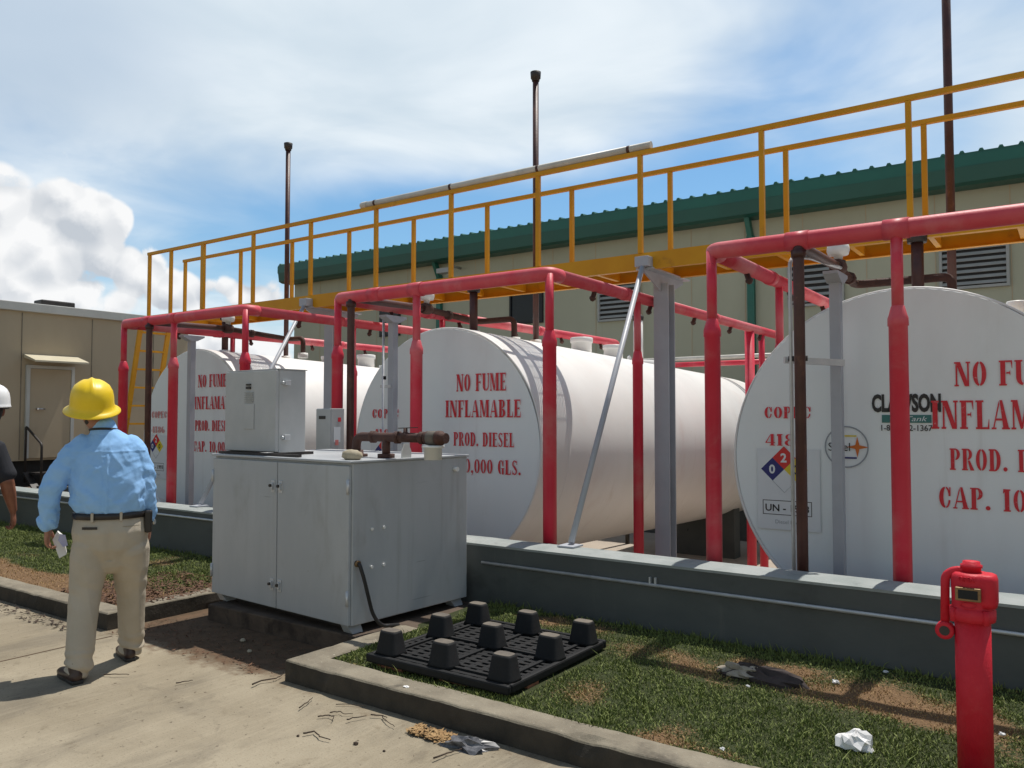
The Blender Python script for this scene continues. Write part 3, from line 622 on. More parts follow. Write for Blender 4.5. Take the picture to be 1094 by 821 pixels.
plate(-1.13, -.815, 1.552, 1.607, 6.1935, 'logo_bar', 'label_teal', T3)
sans('Tank', -.97, 1.563, .034, 6.1915, 'logo_lettering', 'label_white', T3, wtot=.13, shear=.3)
sans('1-800-272-1367', -1.135, 1.495, .042, 6.1928, 'logo_lettering', 'label_black', T3, wtot=.325, bold=.01)

def fitting(t, x, y, z, r, h, flange=True, capm='white_enamel', collar=True):
    z -= .028*(y-6.35)+.01
    p = [(0, r*1.0), (h*.70, r*1.0), (h*.70, r*1.08), (h*.78, r*1.12), (h*.97, r*1.12), (h, r*1.02)] if collar else [(0, r), (h, r)]
    MB().lathe((x, y, z), (0, 0, 1), p, 24).build('fill_cap', capm, t)
ZT2, ZT1, ZT3 = 2.515, 2.52, 2.515
fitting(T2, -5.38, 9.3, ZT2-.02, .135, .24); fitting(T2, -5.38, 10.2, ZT2-.02, .135, .23)
T((-5.38, 11.0, ZT2-.18), (-5.38, 11.0, ZT2+.52), .072).build('gauge_pipe', 'white_enamel', T2)
MB().lathe((-5.38, 11.0, ZT2+.52), (0, 0, 1), [(0, .08), (.06, .085), (.09, .05)], 16).build('pipe_cap', 'black_iron', T2)
MB().lathe((-5.38, 11.0, ZT2-.19), (0, 0, 1), [(0, .30), (.10, .30)], 28).build('manway', 'white_enamel', T2)
fitting(T1, -9.85, 9.75, ZT1-.02, .14, .24); fitting(T1, -9.85, 8.9, ZT1-.02, .10, .14)
MB().lathe((-9.85, 10.6, ZT1-.17), (0, 0, 1), [(0, .34), (.10, .34), (.10, .38), (.14, .38)], 28).build('manway', 'white_enamel', T1)
fitting(T3, -.42, 8.6, ZT3-.10, .075, .30, capm='white_enamel'); fitting(T3, -.99, 9.6, ZT3-.02, .135, .24)
for t, X, Y in ((T2, -5.38, 6.4), (T1, -9.85, 6.5), (T3, -.99, 6.2)):      # lifting lugs
    pl = [(-.06, 0), (.06, 0), (.05, .09), (.0, .12), (-.05, .09)]
    for y in (Y+4.3,): MB().prism(pl, lambda a, b, c: (X+c, y+a, 2.375+b), -.008, .008).build('lifting_lug', 'white_enamel', t)

# ---- tall vents, one on each tank
def vent(x, y, zt, label):
    v = thing('vent_pipe', label, 'vent pipe', (x, y, 2.5), 'tall vent pipes on the tanks')
    T((x, y, 2.44), (x, y, zt-.12), .036, n=14).build('pipe', 'brown_pipe', v)
    MB().lathe((x, y, zt-.12), (0, 0, 1), [(0, .045), (.03, .05), (.035, .06), (.11, .065), (.12, .04)], 16).build('vent_head', 'black_iron', v)
    MB().lathe((x, y, 2.43), (0, 0, 1), [(0, .065), (.07, .065)], 16).build('flange', 'white_enamel', v)
vent(-5.22, 7.95, 5.73, 'dark vent pipe with rough head rising from the middle tank')
vent(-9.72, 7.95, 5.75, 'dark vent pipe rising from the farthest tank, leftmost of the three')
vent(-.862, 7.95, 6.6, 'thick dark vent pipe of the nearest tank running out of the top edge')

# ---- stub risers below the gangway and the fill lines over each tank head
def stub(x, y, zb, zt, label):
    v = thing('stub_riser', label, 'pipe', (x, y, zb), 'short brown risers under the gangway')
    T((x, y, zb-.02), (x, y, zt), .045).build('pipe', 'brown_pipe', v)
    MB().lathe((x, y, zt), (0, 0, 1), [(0, .07), (.05, .075), (.07, .05)], 16).build('vent_head', 'black_iron', v)
    MB().lathe((x, y, zb-.04), (0, 0, 1), [(0, .075), (.06, .075)], 16).build('flange', 'white_enamel', v)
stub(-5.38, 6.95, 2.51, 2.955, 'short dark brown riser on the middle tank, just under the gangway')
stub(-.99, 6.95, 2.51, 2.955, 'short dark brown riser on the nearest tank, just under the gangway')
stub(-9.85, 6.98, 2.51, 2.955, 'short dark brown riser on the farthest tank, just under the gangway')
def fill_line(x, xt, yt, zbot, label, ytop=None):
    """riser behind the wall, elbow back over the tank head, drop into the shell"""
    g = thing('fuel_line', label, 'fuel pipe', (x, 5.47, zbot), 'brown fuel lines over the tank heads')
    yb = 6.55
    MB().path([(x, 5.47, zbot), (x, 5.47, 2.74), (x, yb, 2.76)], .036, fil=.06).build('riser', 'brown_pipe', g)
    MB().lathe((x, 5.47, 2.655), (0, 0, 1), [(0, .036), (.0, .047), (.05, .05)], 16).build('elbow_collar', 'brown_pipe', g)
    mid = MB().path([(x, yb, 2.76), (x, yt, 2.70), (xt, yt+.02, 2.70), (xt, yt+.02, 2.44)], .034, fil=.07)
    mid.build('crossover', 'rust_pipe', g)
    # valve with its white breather hood
    MB().lathe((x, yb-.04, 2.76), (0, 1, 0), [(0, .05), (.03, .062), (.10, .062), (.13, .05)], 14).build('valve_body', 'rust_pipe', g)
    MB().lathe((x, yb+.03, 2.79), (0, 0, 1), [(0, .03), (.06, .034), (.065, .075), (.10, .085), (.14, .08), (.165, .05), (.175, .02)], 18).build('breather_hood', 'white_enamel', g)
    MB().lathe((x, yb+.03, 2.775), (0, 0, 1), [(0, .055), (.035, .055)], 10).build('hood_base', 'black_iron', g)
    for yy_ in (yb+.38, ): MB().lathe((x, yy_, 2.727), (0, 1, 0), [(0, .052), (.05, .052)], 8).build('union', 'rust_pipe', g)
    MB().lathe((xt, yt+.02, 2.42), (0, 0, 1), [(0, .07), (.07, .07)], 16).build('flange', 'white_enamel', g)
    return g
fill_line(-1.495, -.78, 7.15, FZ, 'brown fuel line rising from the wall across the nearest tank face')
fill_line(-5.735, -5.2, 7.45, FZ, 'brown fuel line rising from behind the pump cabinet to the middle tank')
fill_line(-9.22, -8.95, 7.6, FZ, 'brown fuel line rising in front of the farthest tank, behind the worker')
# thin grey conduits beside the nearest and the middle columns
def thin_conduit(x, label, xt, yc=5.55):
    g = thing('conduit_riser', label, 'conduit', (x, yc, .02), 'thin grey conduit risers')
    MB().path([(x, yc, FZ), (x, yc, 2.68), (x+.05, yc+.3, 2.72), (xt, 6.5, 2.74)] if yc < 5.7 else [(x, yc, FZ), (x, yc, 2.58)], .013, 10, .08).build('pipe', 'galvanised', g)
    ch = MB().obox((x-.06, 5.60, 1.985), (x+.27, 5.86, 1.965), .03, .045) if yc < 5.7 else MB().obox((x-.05, yc+.02, 1.9), (x+.10, yc+.02, 1.9), .03, .03)
    ch.build('strut_channel', 'galvanised', g)
    for dx in (0, .085): MB().lathe((x+dx*(yc < 5.7), yc+.01, 1.97), (0, 0, 1), [(0, .022), (.035, .022)], 10).build('pipe_clamp', 'black_iron', g)
thin_conduit(-1.575, 'thin grey conduit rising beside the brown line on the nearest tank', -1.46)
thin_conduit(-5.765, 'thin grey conduit rising beside the small grey column at the middle tank', -5.70, 5.95)

# ================================================================ GREY COLUMNS
def tee_column(x, y, label, h=2.62):
    g = thing('tee_column', label, 'column', (x, y, 0), 'small grey tee columns in front of the tanks')
    s = .075; mb = MB()
    mb.box(x-s/2, x+s/2, y-s/2, y+s/2, FZ, h-.06); mb.build('post', 'column_grey', g, .006)
    pl = [(-.045, .03), (.045, .03), (.15, .08), (.15, .10), (-.15, .10), (-.15, .08)]
    MB().prism(pl, lambda a, b, c: (x+c, y+a*1.0, h-.105+b), -.05, .05).build('tee_head', 'column_grey', g)
    B(x-.10, x+.10, y-.10, y+.10, FZ, FZ+.015).build('base_plate', 'column_grey', g)
tee_column(-1.385, 6.0, 'slim grey column with tee head in front of the nearest tank')
tee_column(-5.68, 6.0, 'slim grey column with tee head in front of the middle tank')
tee_column(-9.15, 6.0, 'slim grey column with tee head in front of the farthest tank')
def h_column(x, y, label):
    g = thing('support_column', label, 'column', (x, y, 0), 'grey columns carrying the gangway')
    w, tf = .155, .012; mb = MB()
    pl = [(-w/2, -w/2), (w/2, -w/2), (w/2, -w/2+tf), (tf/2, -w/2+tf), (tf/2, w/2-tf), (w/2, w/2-tf), (w/2, w/2), (-w/2, w/2), (-w/2, w/2-tf), (-tf/2, w/2-tf), (-tf/2, -w/2+tf), (-w/2, -w/2+tf)]
    mb.prism(pl, lambda a, b, c: (x+a, y+b, c), FZ+.012, 2.90).build('post', 'column_grey', g)
    bp = [(-.46, 0), (-.12, -.14), (.12, -.14), (.46, 0), (.46, .015), (-.46, .015)]
    B(x-.085, x+.085, y-.45, y+.45, 2.985, 3.0).build('cap_plate', 'column_grey', g)
    MB().prism([(-.45, 0), (.45, 0), (.45, -.03), (.10, -.16), (-.10, -.16), (-.45, -.03)], lambda a, b, c: (x+c, y+a, 2.985+b), -.008, .008).build('gusset', 'column_grey', g)
    B(x-.16, x+.16, y-.16, y+.16, FZ, FZ+.0115).build('base_plate', 'column_grey', g)
    B(x-.07, x+.07, y-.51, y-.40, 3.003, 3.10).build('brace_clamp', 'column_grey', g, .006)
    MB().tube((x, y-.47, 3.03), (x+.13, 5.33, .635), .024, n=12).build('brace', 'column_grey', g)
    mbf = MB().box(x+.06, x+.20, 5.24, 5.39, .606, .618); mbf.build('brace_foot', 'column_grey', g)
h_column(-3.31, 7.35, 'grey steel column with long diagonal brace to the right of the middle tank')
h_column(-8.05, 7.35, 'grey steel column with diagonal brace behind the corner post of the middle frame')
h_column(1.50, 7.35, 'grey steel column of the gangway right of the nearest tank')

# ================================================================ RED SPRINKLER FRAMES
def post(g, x, y, zt=2.77, zred=2.26, thick=.056, thin=.036):
    p = T((x, y, zred), (x, y, zt), thin).build('post', 'red_paint', g)
    MB().lathe((x, y, 0), (0, 0, 1), [(FZ-.01, thick), (zred-.10, thick), (zred-.095, thick+.006), (zred-.05, thick+.005), (zred-.03, thick-.002), (zred+.025, thin+.004), (zred+.03, thin)], 20).build('sleeve', 'red_paint', p)
    return p
def tee(g, x, y, z, r=.066, axis=(1, 0, 0)):
    d = V(axis)*.075
    MB().tube(V((x, y, z))-d, V((x, y, z))+d, r, n=18).build('coupling', 'red_faded', g)
def red_frame(xl, xm, xr, yl_end, yr_end, zh, label, left_mid=True, end_posts=True):
    g = thing('red_pipe_frame', label, 'pipe frame', ((xl+xr)/2, 5.5, 0), 'red sprinkler pipe frames round the tanks')
    y = 5.5; r = .06
    MB().path([(xl, y+.16, zh), (xl, y, zh), (xr, y, zh), (xr, y+.16, zh)], r, 18, .09).build('front_header', 'red_faded', g)
    for x, ye in ((xl, yl_end), (xr, yr_end)):
        h = MB().path([(x, y+.155, zh), (x, ye, zh), (x, ye, zh-.25)], r*.93, 18, .09).build('side_header', 'red_faded', g)
        for yn in np.arange(y+.75, ye-.4, 1.15):
            MB().lathe((x, yn, zh-.05), (.35 if x == xl else -.35, 0, -1), [(0, .022), (.05, .022), (.052, .03), (.07, .03), (.09, .012)], 10).build('spray_nozzle', 'rust_pipe', h)
        for yn in np.arange(y+1.3, ye-.3, 2.3):
            MB().tube((x, yn, zh), (x, yn+.10, zh), r*.93+.007, n=18).build('coupling', 'red_faded', h)
    for x in (xl, xm, xr): post(g, x, y, zh)
    tee(g, xm, y, zh); tee(g, (xm+xl)/2, y, zh, .065)
    post(g, xr, 7.1, zh, 2.2, .05, .034)
    post(g, xl, 7.1, zh, 2.2, .05, .034)
    return g
red_frame(-2.11, -.90, .33, 11.3, 11.3, 2.775, 'red pipe frame round the nearest tank at the right edge')
g2 = red_frame(-5.95, -4.915, -3.48, 11.4, 11.7, 2.755, 'red pipe frame round the middle tank with its corner posts before the white shell')
T((-3.5, 10.45, FZ), (-3.5, 10.45, 2.72), .062, n=18).build('post', 'red_paint', g2)
post(g2, -3.5, 10.95, 2.72, 2.0, .055, .04)
red_frame(-9.84, -8.75, -7.40, 10.4, 10.5, 2.76, 'red pipe frame round the farthest tank, left of the others')
# low pipes behind the tanks
g = thing('pipe_rack', 'low white pipe and red pipe running behind the middle tank', 'pipes', (-5, 13.5, 0))
T((-7.2, 13.5, 2.62), (-3.0, 13.5, 2.62), .035).build('white_pipe', 'pvc_white', g)
T((-7.0, 13.6, 2.52), (-2.8, 13.6, 2.52), .045).build('red_pipe', 'red_paint', g)
for x in (-6.9, -3.7, -2.9): T((x, 13.6, FZ), (x, 13.6, 2.5), .04).build('stand', 'black_iron', g)

# ================================================================ YELLOW GANGWAY
g = thing('gangway', 'yellow steel gangway with handrails running above the tanks', 'walkway', (-5, 7.3, 3.0))
YN, YF, ZD, ZR = 6.95, 7.60, 3.15, 4.115; X0, X1 = -11.76, 4.2
for y, nm in ((YN, -1), (YF, 1)):
    mb = MB(); mb.box(X0, X1, y-.004, y+.004, ZD-.16, ZD+.0); mb.box(X0, X1, min(y+.0045, y-nm*.05), max(y-.0045, y-nm*.05), ZD-.16, ZD-.152); mb.box(X0, X1, min(y+.0045, y-nm*.05), max(y-.0045, y-nm*.05), ZD-.008, ZD-.0005)
    mb.build('edge_channel', 'yellow_paint', g)
for i in range(int((X1-X0)/.6)+1):
    x = X0+.05+i*.6; B(x-.02, x+.02, YN+.052, YF-.052, ZD-.14, ZD-.06).build('cross_bearer', 'yellow_paint', g)
mb = MB()
for i in range(19):
    y = YN+.066+i*.0288; mb.box(X0, X1, y-.0028, y+.0028, ZD-.055, ZD-.030)
for i in range(int((X1-X0)/.1)):
    x = X0+.05+i*.1; mb.box(x-.0035, x+.0035, YN+.0525, YF-.0525, ZD-.052, ZD-.033)
mb.build('deck_grating', 'yellow_paint', g)
for y in (YN, YF):
    x0 = X0 if y == YN else -11.83
    MB().obox((x0-.02, y, ZR), (X1, y, ZR), .045, .045).build('handrail', 'yellow_paint', g, .004)
    xs = [-11.74, -11.16, -10.35]+[-9.20+1.1665*i for i in range(12)] if y == YN else [-11.80, -10.36]+[-9.18+1.1665*i for i in range(12)]
    for x in xs:
        wd = .07 if abs(x+10.355) < .02 and y == YN else .042
        B(x-wd/2, x+wd/2, y-.021, y+.021, ZD-.15 if 0 else ZD-.001, ZR-.024).build('rail_post', 'yellow_paint', g)
lad = thing('access_ladder', 'yellow ladder leaning up to the left end of the gangway', 'ladder', (-12.6, 7.3, 0))
def lp(t, y): return V((-12.78+.72*t, y, 3.1*t+.02*(1-t)))
for y in (7.02, 7.50): MB().obox(lp(0, y), lp(1.0, y), .04, .07, (0, 1, 0)).build('stile', 'yellow_paint', lad)
for i in range(1, 11):
    t = i/10.6; MB().obox(lp(t, 7.04), lp(t, 7.48), .05, .03).build('rung', 'yellow_paint', lad)
g = thing('white_pipe', 'dirty white plastic pipe strapped on top of the yellow handrail', 'pipe', (-5.1, YN, 4.18))
T((-7.1, YN, ZR+.058), (-3.25, YN, ZR+.06), .036).build('pipe', 'pvc_white', g)
for x in (-6.9, -5.72, -4.55, -3.5): MB().tube((x, YN, ZR+.059), (x+.03, YN, ZR+.059), .0385, n=14).build('strap', 'rust_pipe', g)
MB().lathe((-7.1, YN, ZR+.058), (-1, 0, 0), [(-.08, .042), (.0, .042), (.02, .035)], 16).build('end_cap', 'pvc_white', g)

# ================================================================ GREEN ROOFED HALL
h = thing('hall_building', 'long beige hall with green metal roof behind the tanks', 'building', (-4, 17, 0))
B(-20.4, 16, 17, 32, 0, 6.0).build('wall', 'hall_wall', h)
mb = MB()
for x in np.arange(-19.2, 16, 1.22): mb.box(x, x+.018, 16.993, 16.999, 0, 5.9)
mb.build('panel_seam', 'beige_panel', h)
mb = MB(); sl = .08
pr = lambda y: 6.36+(y-16.5)*sl
mb.add([(-20.6, 16.5, 6.36), (16.2, 16.5, 6.36), (16.2, 24.5, pr(24.5)), (-20.6, 24.5, pr(24.5)), (16.2, 32.3, 6.36), (-20.6, 32.3, 6.36),
        (-20.6, 16.5, 6.32), (16.2, 16.5, 6.32), (16.2, 24.5, pr(24.5)-.04), (-20.6, 24.5, pr(24.5)-.04), (16.2, 32.3, 6.32), (-20.6, 32.3, 6.32)],
       [(0, 1, 2, 3), (3, 2, 4, 5), (6, 9, 8, 7), (9, 11, 10, 8), (0, 6, 7, 1), (4, 10, 11, 5), (1, 7, 8, 2), (2, 8, 10, 4), (0, 3, 9, 6), (3, 5, 11, 9)])
for x in np.arange(-20.5, 16.2, .305):
    vs = []
    for y in (16.49, 24.4): vs += [(x-.045, y, pr(y)+.002), (x-.022, y, pr(y)+.045), (x+.022, y, pr(y)+.045), (x+.045, y, pr(y)+.002)]
    mb.add(vs, [(0, 3, 2, 1), (0, 1, 5, 4), (1, 2, 6, 5), (2, 3, 7, 6), (4, 5, 6, 7)])
mb.build('roof', 'hall_green', h)
B(-20.6, 16.2, 16.48, 16.52, 6.10, 6.318).build('eave_trim', 'hall_green', h)
MB().prism([(16.53, 6.10), (16.46, 6.10), (16.50, 5.83), (16.62, 5.79), (16.99, 5.79), (16.99, 6.10)], lambda a, b, c: (c, a, b), -20.55, 16.1).build('gutter', 'hall_green_dark', h)
for x in (-14.3, -5.62):
    d = MB(); d.box(x-.075, x+.075, 16.88, 16.985, 0, 5.45); d.obox((x, 16.93, 5.42), (x, 16.70, 5.85), .15, .10, (1, 0, 0)); d.build('downspout', 'hall_green', h)
def louver(x0, x1, z0, z1):
    fr = MB(); t = .05
    for a in ((x0, x1, z0, z0+t), (x0, x1, z1-t, z1), (x0, x0+t, z0+t, z1-t), (x1-t, x1, z0+t, z1-t)): fr.box(a[0], a[1], 16.93, 16.998, a[2], a[3])
    f = fr.build('louver', 'louver_grey', h)
    B(x0+t, x1-t, 16.985, 16.997, z0+t, z1-t).build('louver_void', 'dark_void', f)
    s = MB(); n = 8
    for i in range(n):
        z = z0+t+(z1-z0-2*t)*(i+.5)/n
        s.obox((x0+t, 16.955, z), (x1-t, 16.955, z), .012, .07, (0, .55, .8))
    s.build('blades', 'louver_grey', f)
louver(-9.35, -8.25, 3.85, 4.86); louver(-4.86, -3.75, 3.85, 4.95); louver(-2.05, -.92, 3.95, 4.92)
wn_ = MB(); x0, x1, z0, z1 = -11.95, -10.93, 3.95, 4.87; t = .05
for a in ((x0, x1, z0, z0+t), (x0, x1, z1-t, z1), (x0, x0+t, z0+t, z1-t), (x1-t, x1, z0+t, z1-t)): wn_.box(a[0], a[1], 16.94, 16.998, a[2], a[3])
wi = wn_.build('window', 'dark_void', h); B(x0+t, x1-t, 16.975, 16.996, z0+t, z1-t).build('pane', 'window_glass', wi)
wi2 = B(-16.6, -15.8, 16.95, 16.998, 3.9, 4.85).build('window', 'dark_void', h); B(-16.55, -15.85, 16.935, 16.949, 3.95, 4.8).build('pane', 'window_glass', wi2)
fl = MB().path([(-13.6, 16.99, 5.6), (-13.6, 16.6, 5.62), (-13.55, 16.35, 5.45)], .03, 10, .1); lf = fl.build('flood_light', 'louver_grey', h)
B(-13.75, -13.35, 16.15, 16.4, 5.36, 5.48).build('lamp_head', 'louver_grey', lf)

# ================================================================ SITE OFFICE TRAILER
o = thing('site_trailer', 'beige site office trailer with a door and awning at the left edge', 'trailer', (-16.5, 5, 0))
B(-18.2, -15, -2.5, 9.75, .82, 3.42).build('wall', 'beige_panel', o)
mb = MB()
for y in np.arange(-2, 9.6, 1.22): mb.box(-14.998, -14.992, y, y+.014, .84, 3.4)
mb.build('panel_seam', 'kerb_concrete', o)
B(-18.3, -14.93, -2.6, 9.85, 3.421, 3.575).build('roof', 'roof_trim_grey', o, .01)
B(-15.5, -15.2, 6.95, 7.55, 3.60, 3.70).build('roof_vent', 'black_iron', o, .02)
B(-18.0, -15.15, -2.3, 9.6, .35, .815).build('undercarriage', 'dark_void', o)
for y in (-1, 2.5, 6.2, 9.0): B(-17.6, -15.4, y-.2, y+.2, 0, .349).build('jack_stand', 'black_iron', o)
dr = B(-14.985, -14.955, 6.68, 7.38, .86, 2.43).build('door', 'beige_panel', o, .004)
fr = MB()
for a in ((6.62, 6.677, .86, 2.49), (7.383, 7.44, .86, 2.49), (6.677, 7.383, 2.433, 2.49)): fr.box(-14.991, -14.94, a[0], a[1], a[2], a[3])
fr.build('door_frame', 'roof_trim_grey', o)
MB().tube((-14.955, 6.80, 1.72), (-14.90, 6.80, 1.72), .018, n=10).tube((-14.91, 6.78, 1.72), (-14.91, 6.92, 1.72), .014, n=10).build('handle', 'steel', dr)
MB().prism([(-14.995, 2.68), (-14.56, 2.56), (-14.56, 2.53), (-14.995, 2.62)], lambda a, b, c: (a, c, b), 6.58, 7.50).build('awning', 'awning_beige', o)
st = thing('step_rail', 'black metal handrail and steps below the trailer door', 'steps', (-14.5, 6.8, 0))
MB().path([(-14.93, 6.62, .45), (-14.93, 6.62, 1.42), (-14.35, 6.62, 1.12), (-14.35, 6.62, .0)], .02, 10, .05).build('handrail', 'black_iron', st)
for i, z in enumerate((.62, .40, .18)): B(-14.93+i*.25, -14.65+i*.25, 6.66, 7.4, z-.03, z).build('tread', 'black_iron', st)
for y in (6.64, 7.42): MB().obox((-14.93, y, .62), (-14.1, y, .02), .03, .12, (0, 1, 0)).build('stringer', 'black_iron', st)

# ================================================================ PUMP CABINET (local frame: origin at its near right foot, x to the left is negative)
def rthing(name, label, cat, loc, rz, group=None):
    o = thing(name, label, cat, loc, group); o.rotation_euler = (0, 0, rz); return o
CW, CD = 1.70, 1.17
cab = rthing('pump_cabinet', 'large light grey steel pump cabinet with two front doors by the low wall', 'cabinet', (-4.02, 3.84, 0), rad(-4))
ZB, ZT = .185, 1.29
B(-CW, 0, .022, CD, ZB, ZT-.012).build('body', 'cabinet_grey', cab, .006, local=True)
B(-CW-.012, .012, -.012, CD+.012, ZT-.011, ZT+.006).build('lid', 'cabinet_grey', cab, .004, local=True)
def cdoor(x0, x1, lx, side):
    dd = B(x0, x1, -.004, .021, ZB+.004, ZT-.03).build('door', 'cabinet_grey', cab, .005, local=True)
    for z in (.36, 1.08):
        la = MB(); la.box(lx-.022, lx+.022, -.010, -.0045, z-.045, z+.045); la.box(lx-.012, lx+.012, -.026, -.0105, z-.025, z+.025)
        la.build('latch', 'galvanised', dd, .003, local=True)
        kn = MB().tube((lx, -.026, z+.006), (lx, -.040, z+.006), .011, n=12); kn.build('lock', 'black_iron', dd, local=True)
    for z in (.37, 1.12):
        hx = x0+.004 if side < 0 else x1-.004
        MB().tube((hx, -.008, z-.05), (hx, -.008, z+.05), .011, n=10).build('hinge', 'galvanised', dd, local=True)
    return dd
cdoor(-CW+.006, -.829, -.872, -1); cdoor(-.819, -.012, -.776, 1)
ft = MB()
for y in (.05, CD-.10):
    pass
for x in (-.12, -CW+.04):
    for y in (.03, CD-.13):
        MB().add([(x-.0, y+.02, .125), (x+.10, y+.02, .125), (x+.07, y-.01, ZB-.002), (x-.0, y-.01, ZB-.002), (x-.0, y+.11, .125), (x+.10, y+.11, .125), (x+.07, y+.11, ZB-.002), (x-.0, y+.11, ZB-.002)],
                 [(0, 1, 2, 3), (7, 6, 5, 4), (0, 4, 5, 1), (1, 5, 6, 2), (2, 6, 7, 3), (3, 7, 4, 0)]).build('foot', 'cabinet_grey', cab, .004, local=True)
B(-CW+.17, -.13, .12, .18, .127, ZB-.003).build('skid_rail', 'black_iron', cab, local=True)
rv = MB()
for y, z in ((.19, .82), (.30, .82), (.19, .56), (.30, .56)): rv.tube((.0, y, z), (.012, y, z), .011, n=10)
rv.build('rivets', 'white_enamel', cab, local=True)
MB().tube((0, 1.02, 1.19), (.04, 1.02, 1.19), .018, n=12).build('knob', 'white_enamel', cab, local=True)
lg = MB().prism([(-.045, 0), (.045, 0), (.045, .05), (.02, .10), (-.02, .10), (-.045, .05)], lambda a, b, c: (c, .52+a, ZT+.006+b), -.012, .0); lg.build('lifting_lug', 'white_enamel', cab, local=True)
cb_ = MB().path([(.0, .06, .60), (.03, .06, .60), (.055, .08, .50), (.05, .16, .25), (.07, .22, .16), (.05, .40, .13)], .013, 10, .06).build('power_cable', 'black_rubber', cab, local=True)
MB().tube((.0, .06, .60), (.022, .06, .60), .022, n=12).build('cable_gland', 'brass', cb_, local=True)
# electrical boxes standing on the cabinet
CAB_M = Matrix.Translation((-4.02, 3.84, 0)) @ Matrix.Rotation(rad(-4), 4, 'Z')
def cabw(x, y, z): return tuple((CAB_M @ V((x, y, z))))
e1 = rthing('electrical_box', 'tall light grey electrical box standing at the left on the pump cabinet', 'electrical box', cabw(-.985, .10, ZT+.006), rad(-2))
for x in (-.60, -.04): B(x-.03, x+.03, -.03, .36, .0, .022).build('base_rail', 'black_iron', e1, local=True)
B(-.665, 0, .018, .27, .0225, .66).build('body', 'box_grey', e1, .006, local=True)
d1 = B(-.662, -.003, -.012, .0175, .03, .655).build('door', 'box_grey', e1, .004, local=True)
hp_ = B(-.40, -.27, -.018, -.0125, .20, .40).build('raised_panel', 'box_grey', d1, .003, local=True)
vs_ = MB()
for i in range(5): vs_.box(-.39, -.28, -.0225, -.0185, .41+i*.018, .418+i*.018)
vs_.build('vent_slots', 'louver_grey', d1, local=True)
hh = MB(); hh.box(-.37, -.315, -.024, -.0125, .515, .535); hh.box(-.37, -.315, -.024, -.0125, .543, .556); hh.build('door_handle', 'black_iron', d1, local=True)
for z in (.14, .56):
    MB().box(.0005, .035, .05, .10, z-.02, z+.02).tube((.02, .045, z), (.02, .03, z), .012, n=10).build('clip', 'galvanised', e1, .002, local=True)
B(-.67, .006, .01, .28, .6605, .668).build('top_plate', 'box_grey', e1, local=True)
e2 = thing('switch_box', 'small grey switch box with worn stickers on a thin stand behind the pump cabinet', 'switch box', (-5.70, 5.2, 1.235))
B(-.205, .0, .0, .16, .0, .435).build('body', 'box_grey', e2, .005, local=True)
B(-.20, -.005, -.010, -.0005, .006, .43).build('door', 'box_grey', e2, .003, local=True)
B(-.16, -.07, -.0135, -.0105, .335, .365).build('name_plate', 'label_black', e2, local=True)
B(.0005, .0035, .03, .11, .12, .26).build('sticker', 'label_white', e2, local=True)
B(.0036, .005, .045, .085, .09, .14).build('sticker', 'stencil_faded', e2, local=True)
B(.0005, .0045, .08, .115, .31, .35).build('sticker', 'stencil_red', e2, local=True)
B(-.12, -.08, .06, .10, -.63, -.0005).build('stand', 'column_grey', e2, local=True)
fx = thing('flexible_conduit', 'thin black rail lying across the pump cabinet top under the tall box', 'rail', cabw(-1.2, .08, ZT+.006))
fx.rotation_euler = (0, 0, rad(-4))
MB().obox((-.50, -.02, .011), (.56, -.02, .011), .03, .018).build('rail', 'black_iron', fx, local=True)
# rusty suction line on top of the cabinet
rp = rthing('rusty_pipe', 'rusty brown pipe with valves running along the pump cabinet top', 'pipe', cabw(-.44, .42, ZT+.006), rad(-4))
z = .150; r = .034
MB().path([(0, 0, .0), (0, 0, z), (.40, 0, z), (.74, .03, z)], r, 16, .075).build('run', 'rust_pipe', rp, local=True)
MB().lathe((0, 0, .0), (0, 0, 1), [(0, .085), (.02, .085), (.022, .055), (.05, .052)], 16).build('flange', 'rust_pipe', rp, local=True)
for x in (.17, .43, .66): MB().lathe((x, .0 if x < .5 else .02, z), (1, .05, 0), [(0, .036), (.005, .046), (.035, .046), (.04, .036)], 10).build('union', 'rust_pipe', rp, local=True)
MB().lathe((.33, 0, z+.01), (0, 0, -1), [(0, .030), (z+.01, .030)], 14).build('branch', 'rust_pipe', rp, local=True)
MB().lathe((.33, 0, .0), (0, 0, 1), [(0, .062), (.03, .062)], 8).build('branch_nut', 'rust_pipe', rp, local=True)
va = MB().lathe((.52, .01, z-.01), (0, 0, 1), [(0, .036), (.03, .042), (.05, .016), (.078, .014)], 12).build('valve', 'rust_pipe', rp, local=True)
MB().obox((.46, .0, z+.066), (.62, .03, z+.072), .018, .006).build('valve_lever', 'black_iron', va, local=True)
ep = MB().lathe((.70, .03, z), (1, .06, 0), [(0, .040), (.015, .048), (.07, .046), (.11, .046), (.115, .052), (.145, .052), (.15, .040), (.19, .036)], 16).build('end_coupling', 'rust_pipe', rp, local=True)
MB().lathe((.72, .031, z), (1, .06, 0), [(.015, .050), (.09, .050)], 16).build('pale_band', 'foot_dust', ep, local=True)
MB().lathe((.77, .035, .0), (0, 0, 1), [(0, .062), (z-.07, .062), (z-.068, .078), (z-.05, .078)], 22).build('white_filter', 'white_enamel', rp, local=True)
stn = MB().lathe((0, 0, 0), (0, 0, 1), [(0, .05), (.02, .075), (.05, .07), (.068, .035), (.07, .01)], 10)
stn.v = [V((v.x*1.15, v.y*.8, v.z))*(1+.12*mnoise.noise(v*18)) for v in stn.v]
tag(stn.build('stone', 'stone', None), 'pale tan stone lying on the pump cabinet at its near corner edge', 'stone').location = cabw(-.10, .10, ZT+.006)

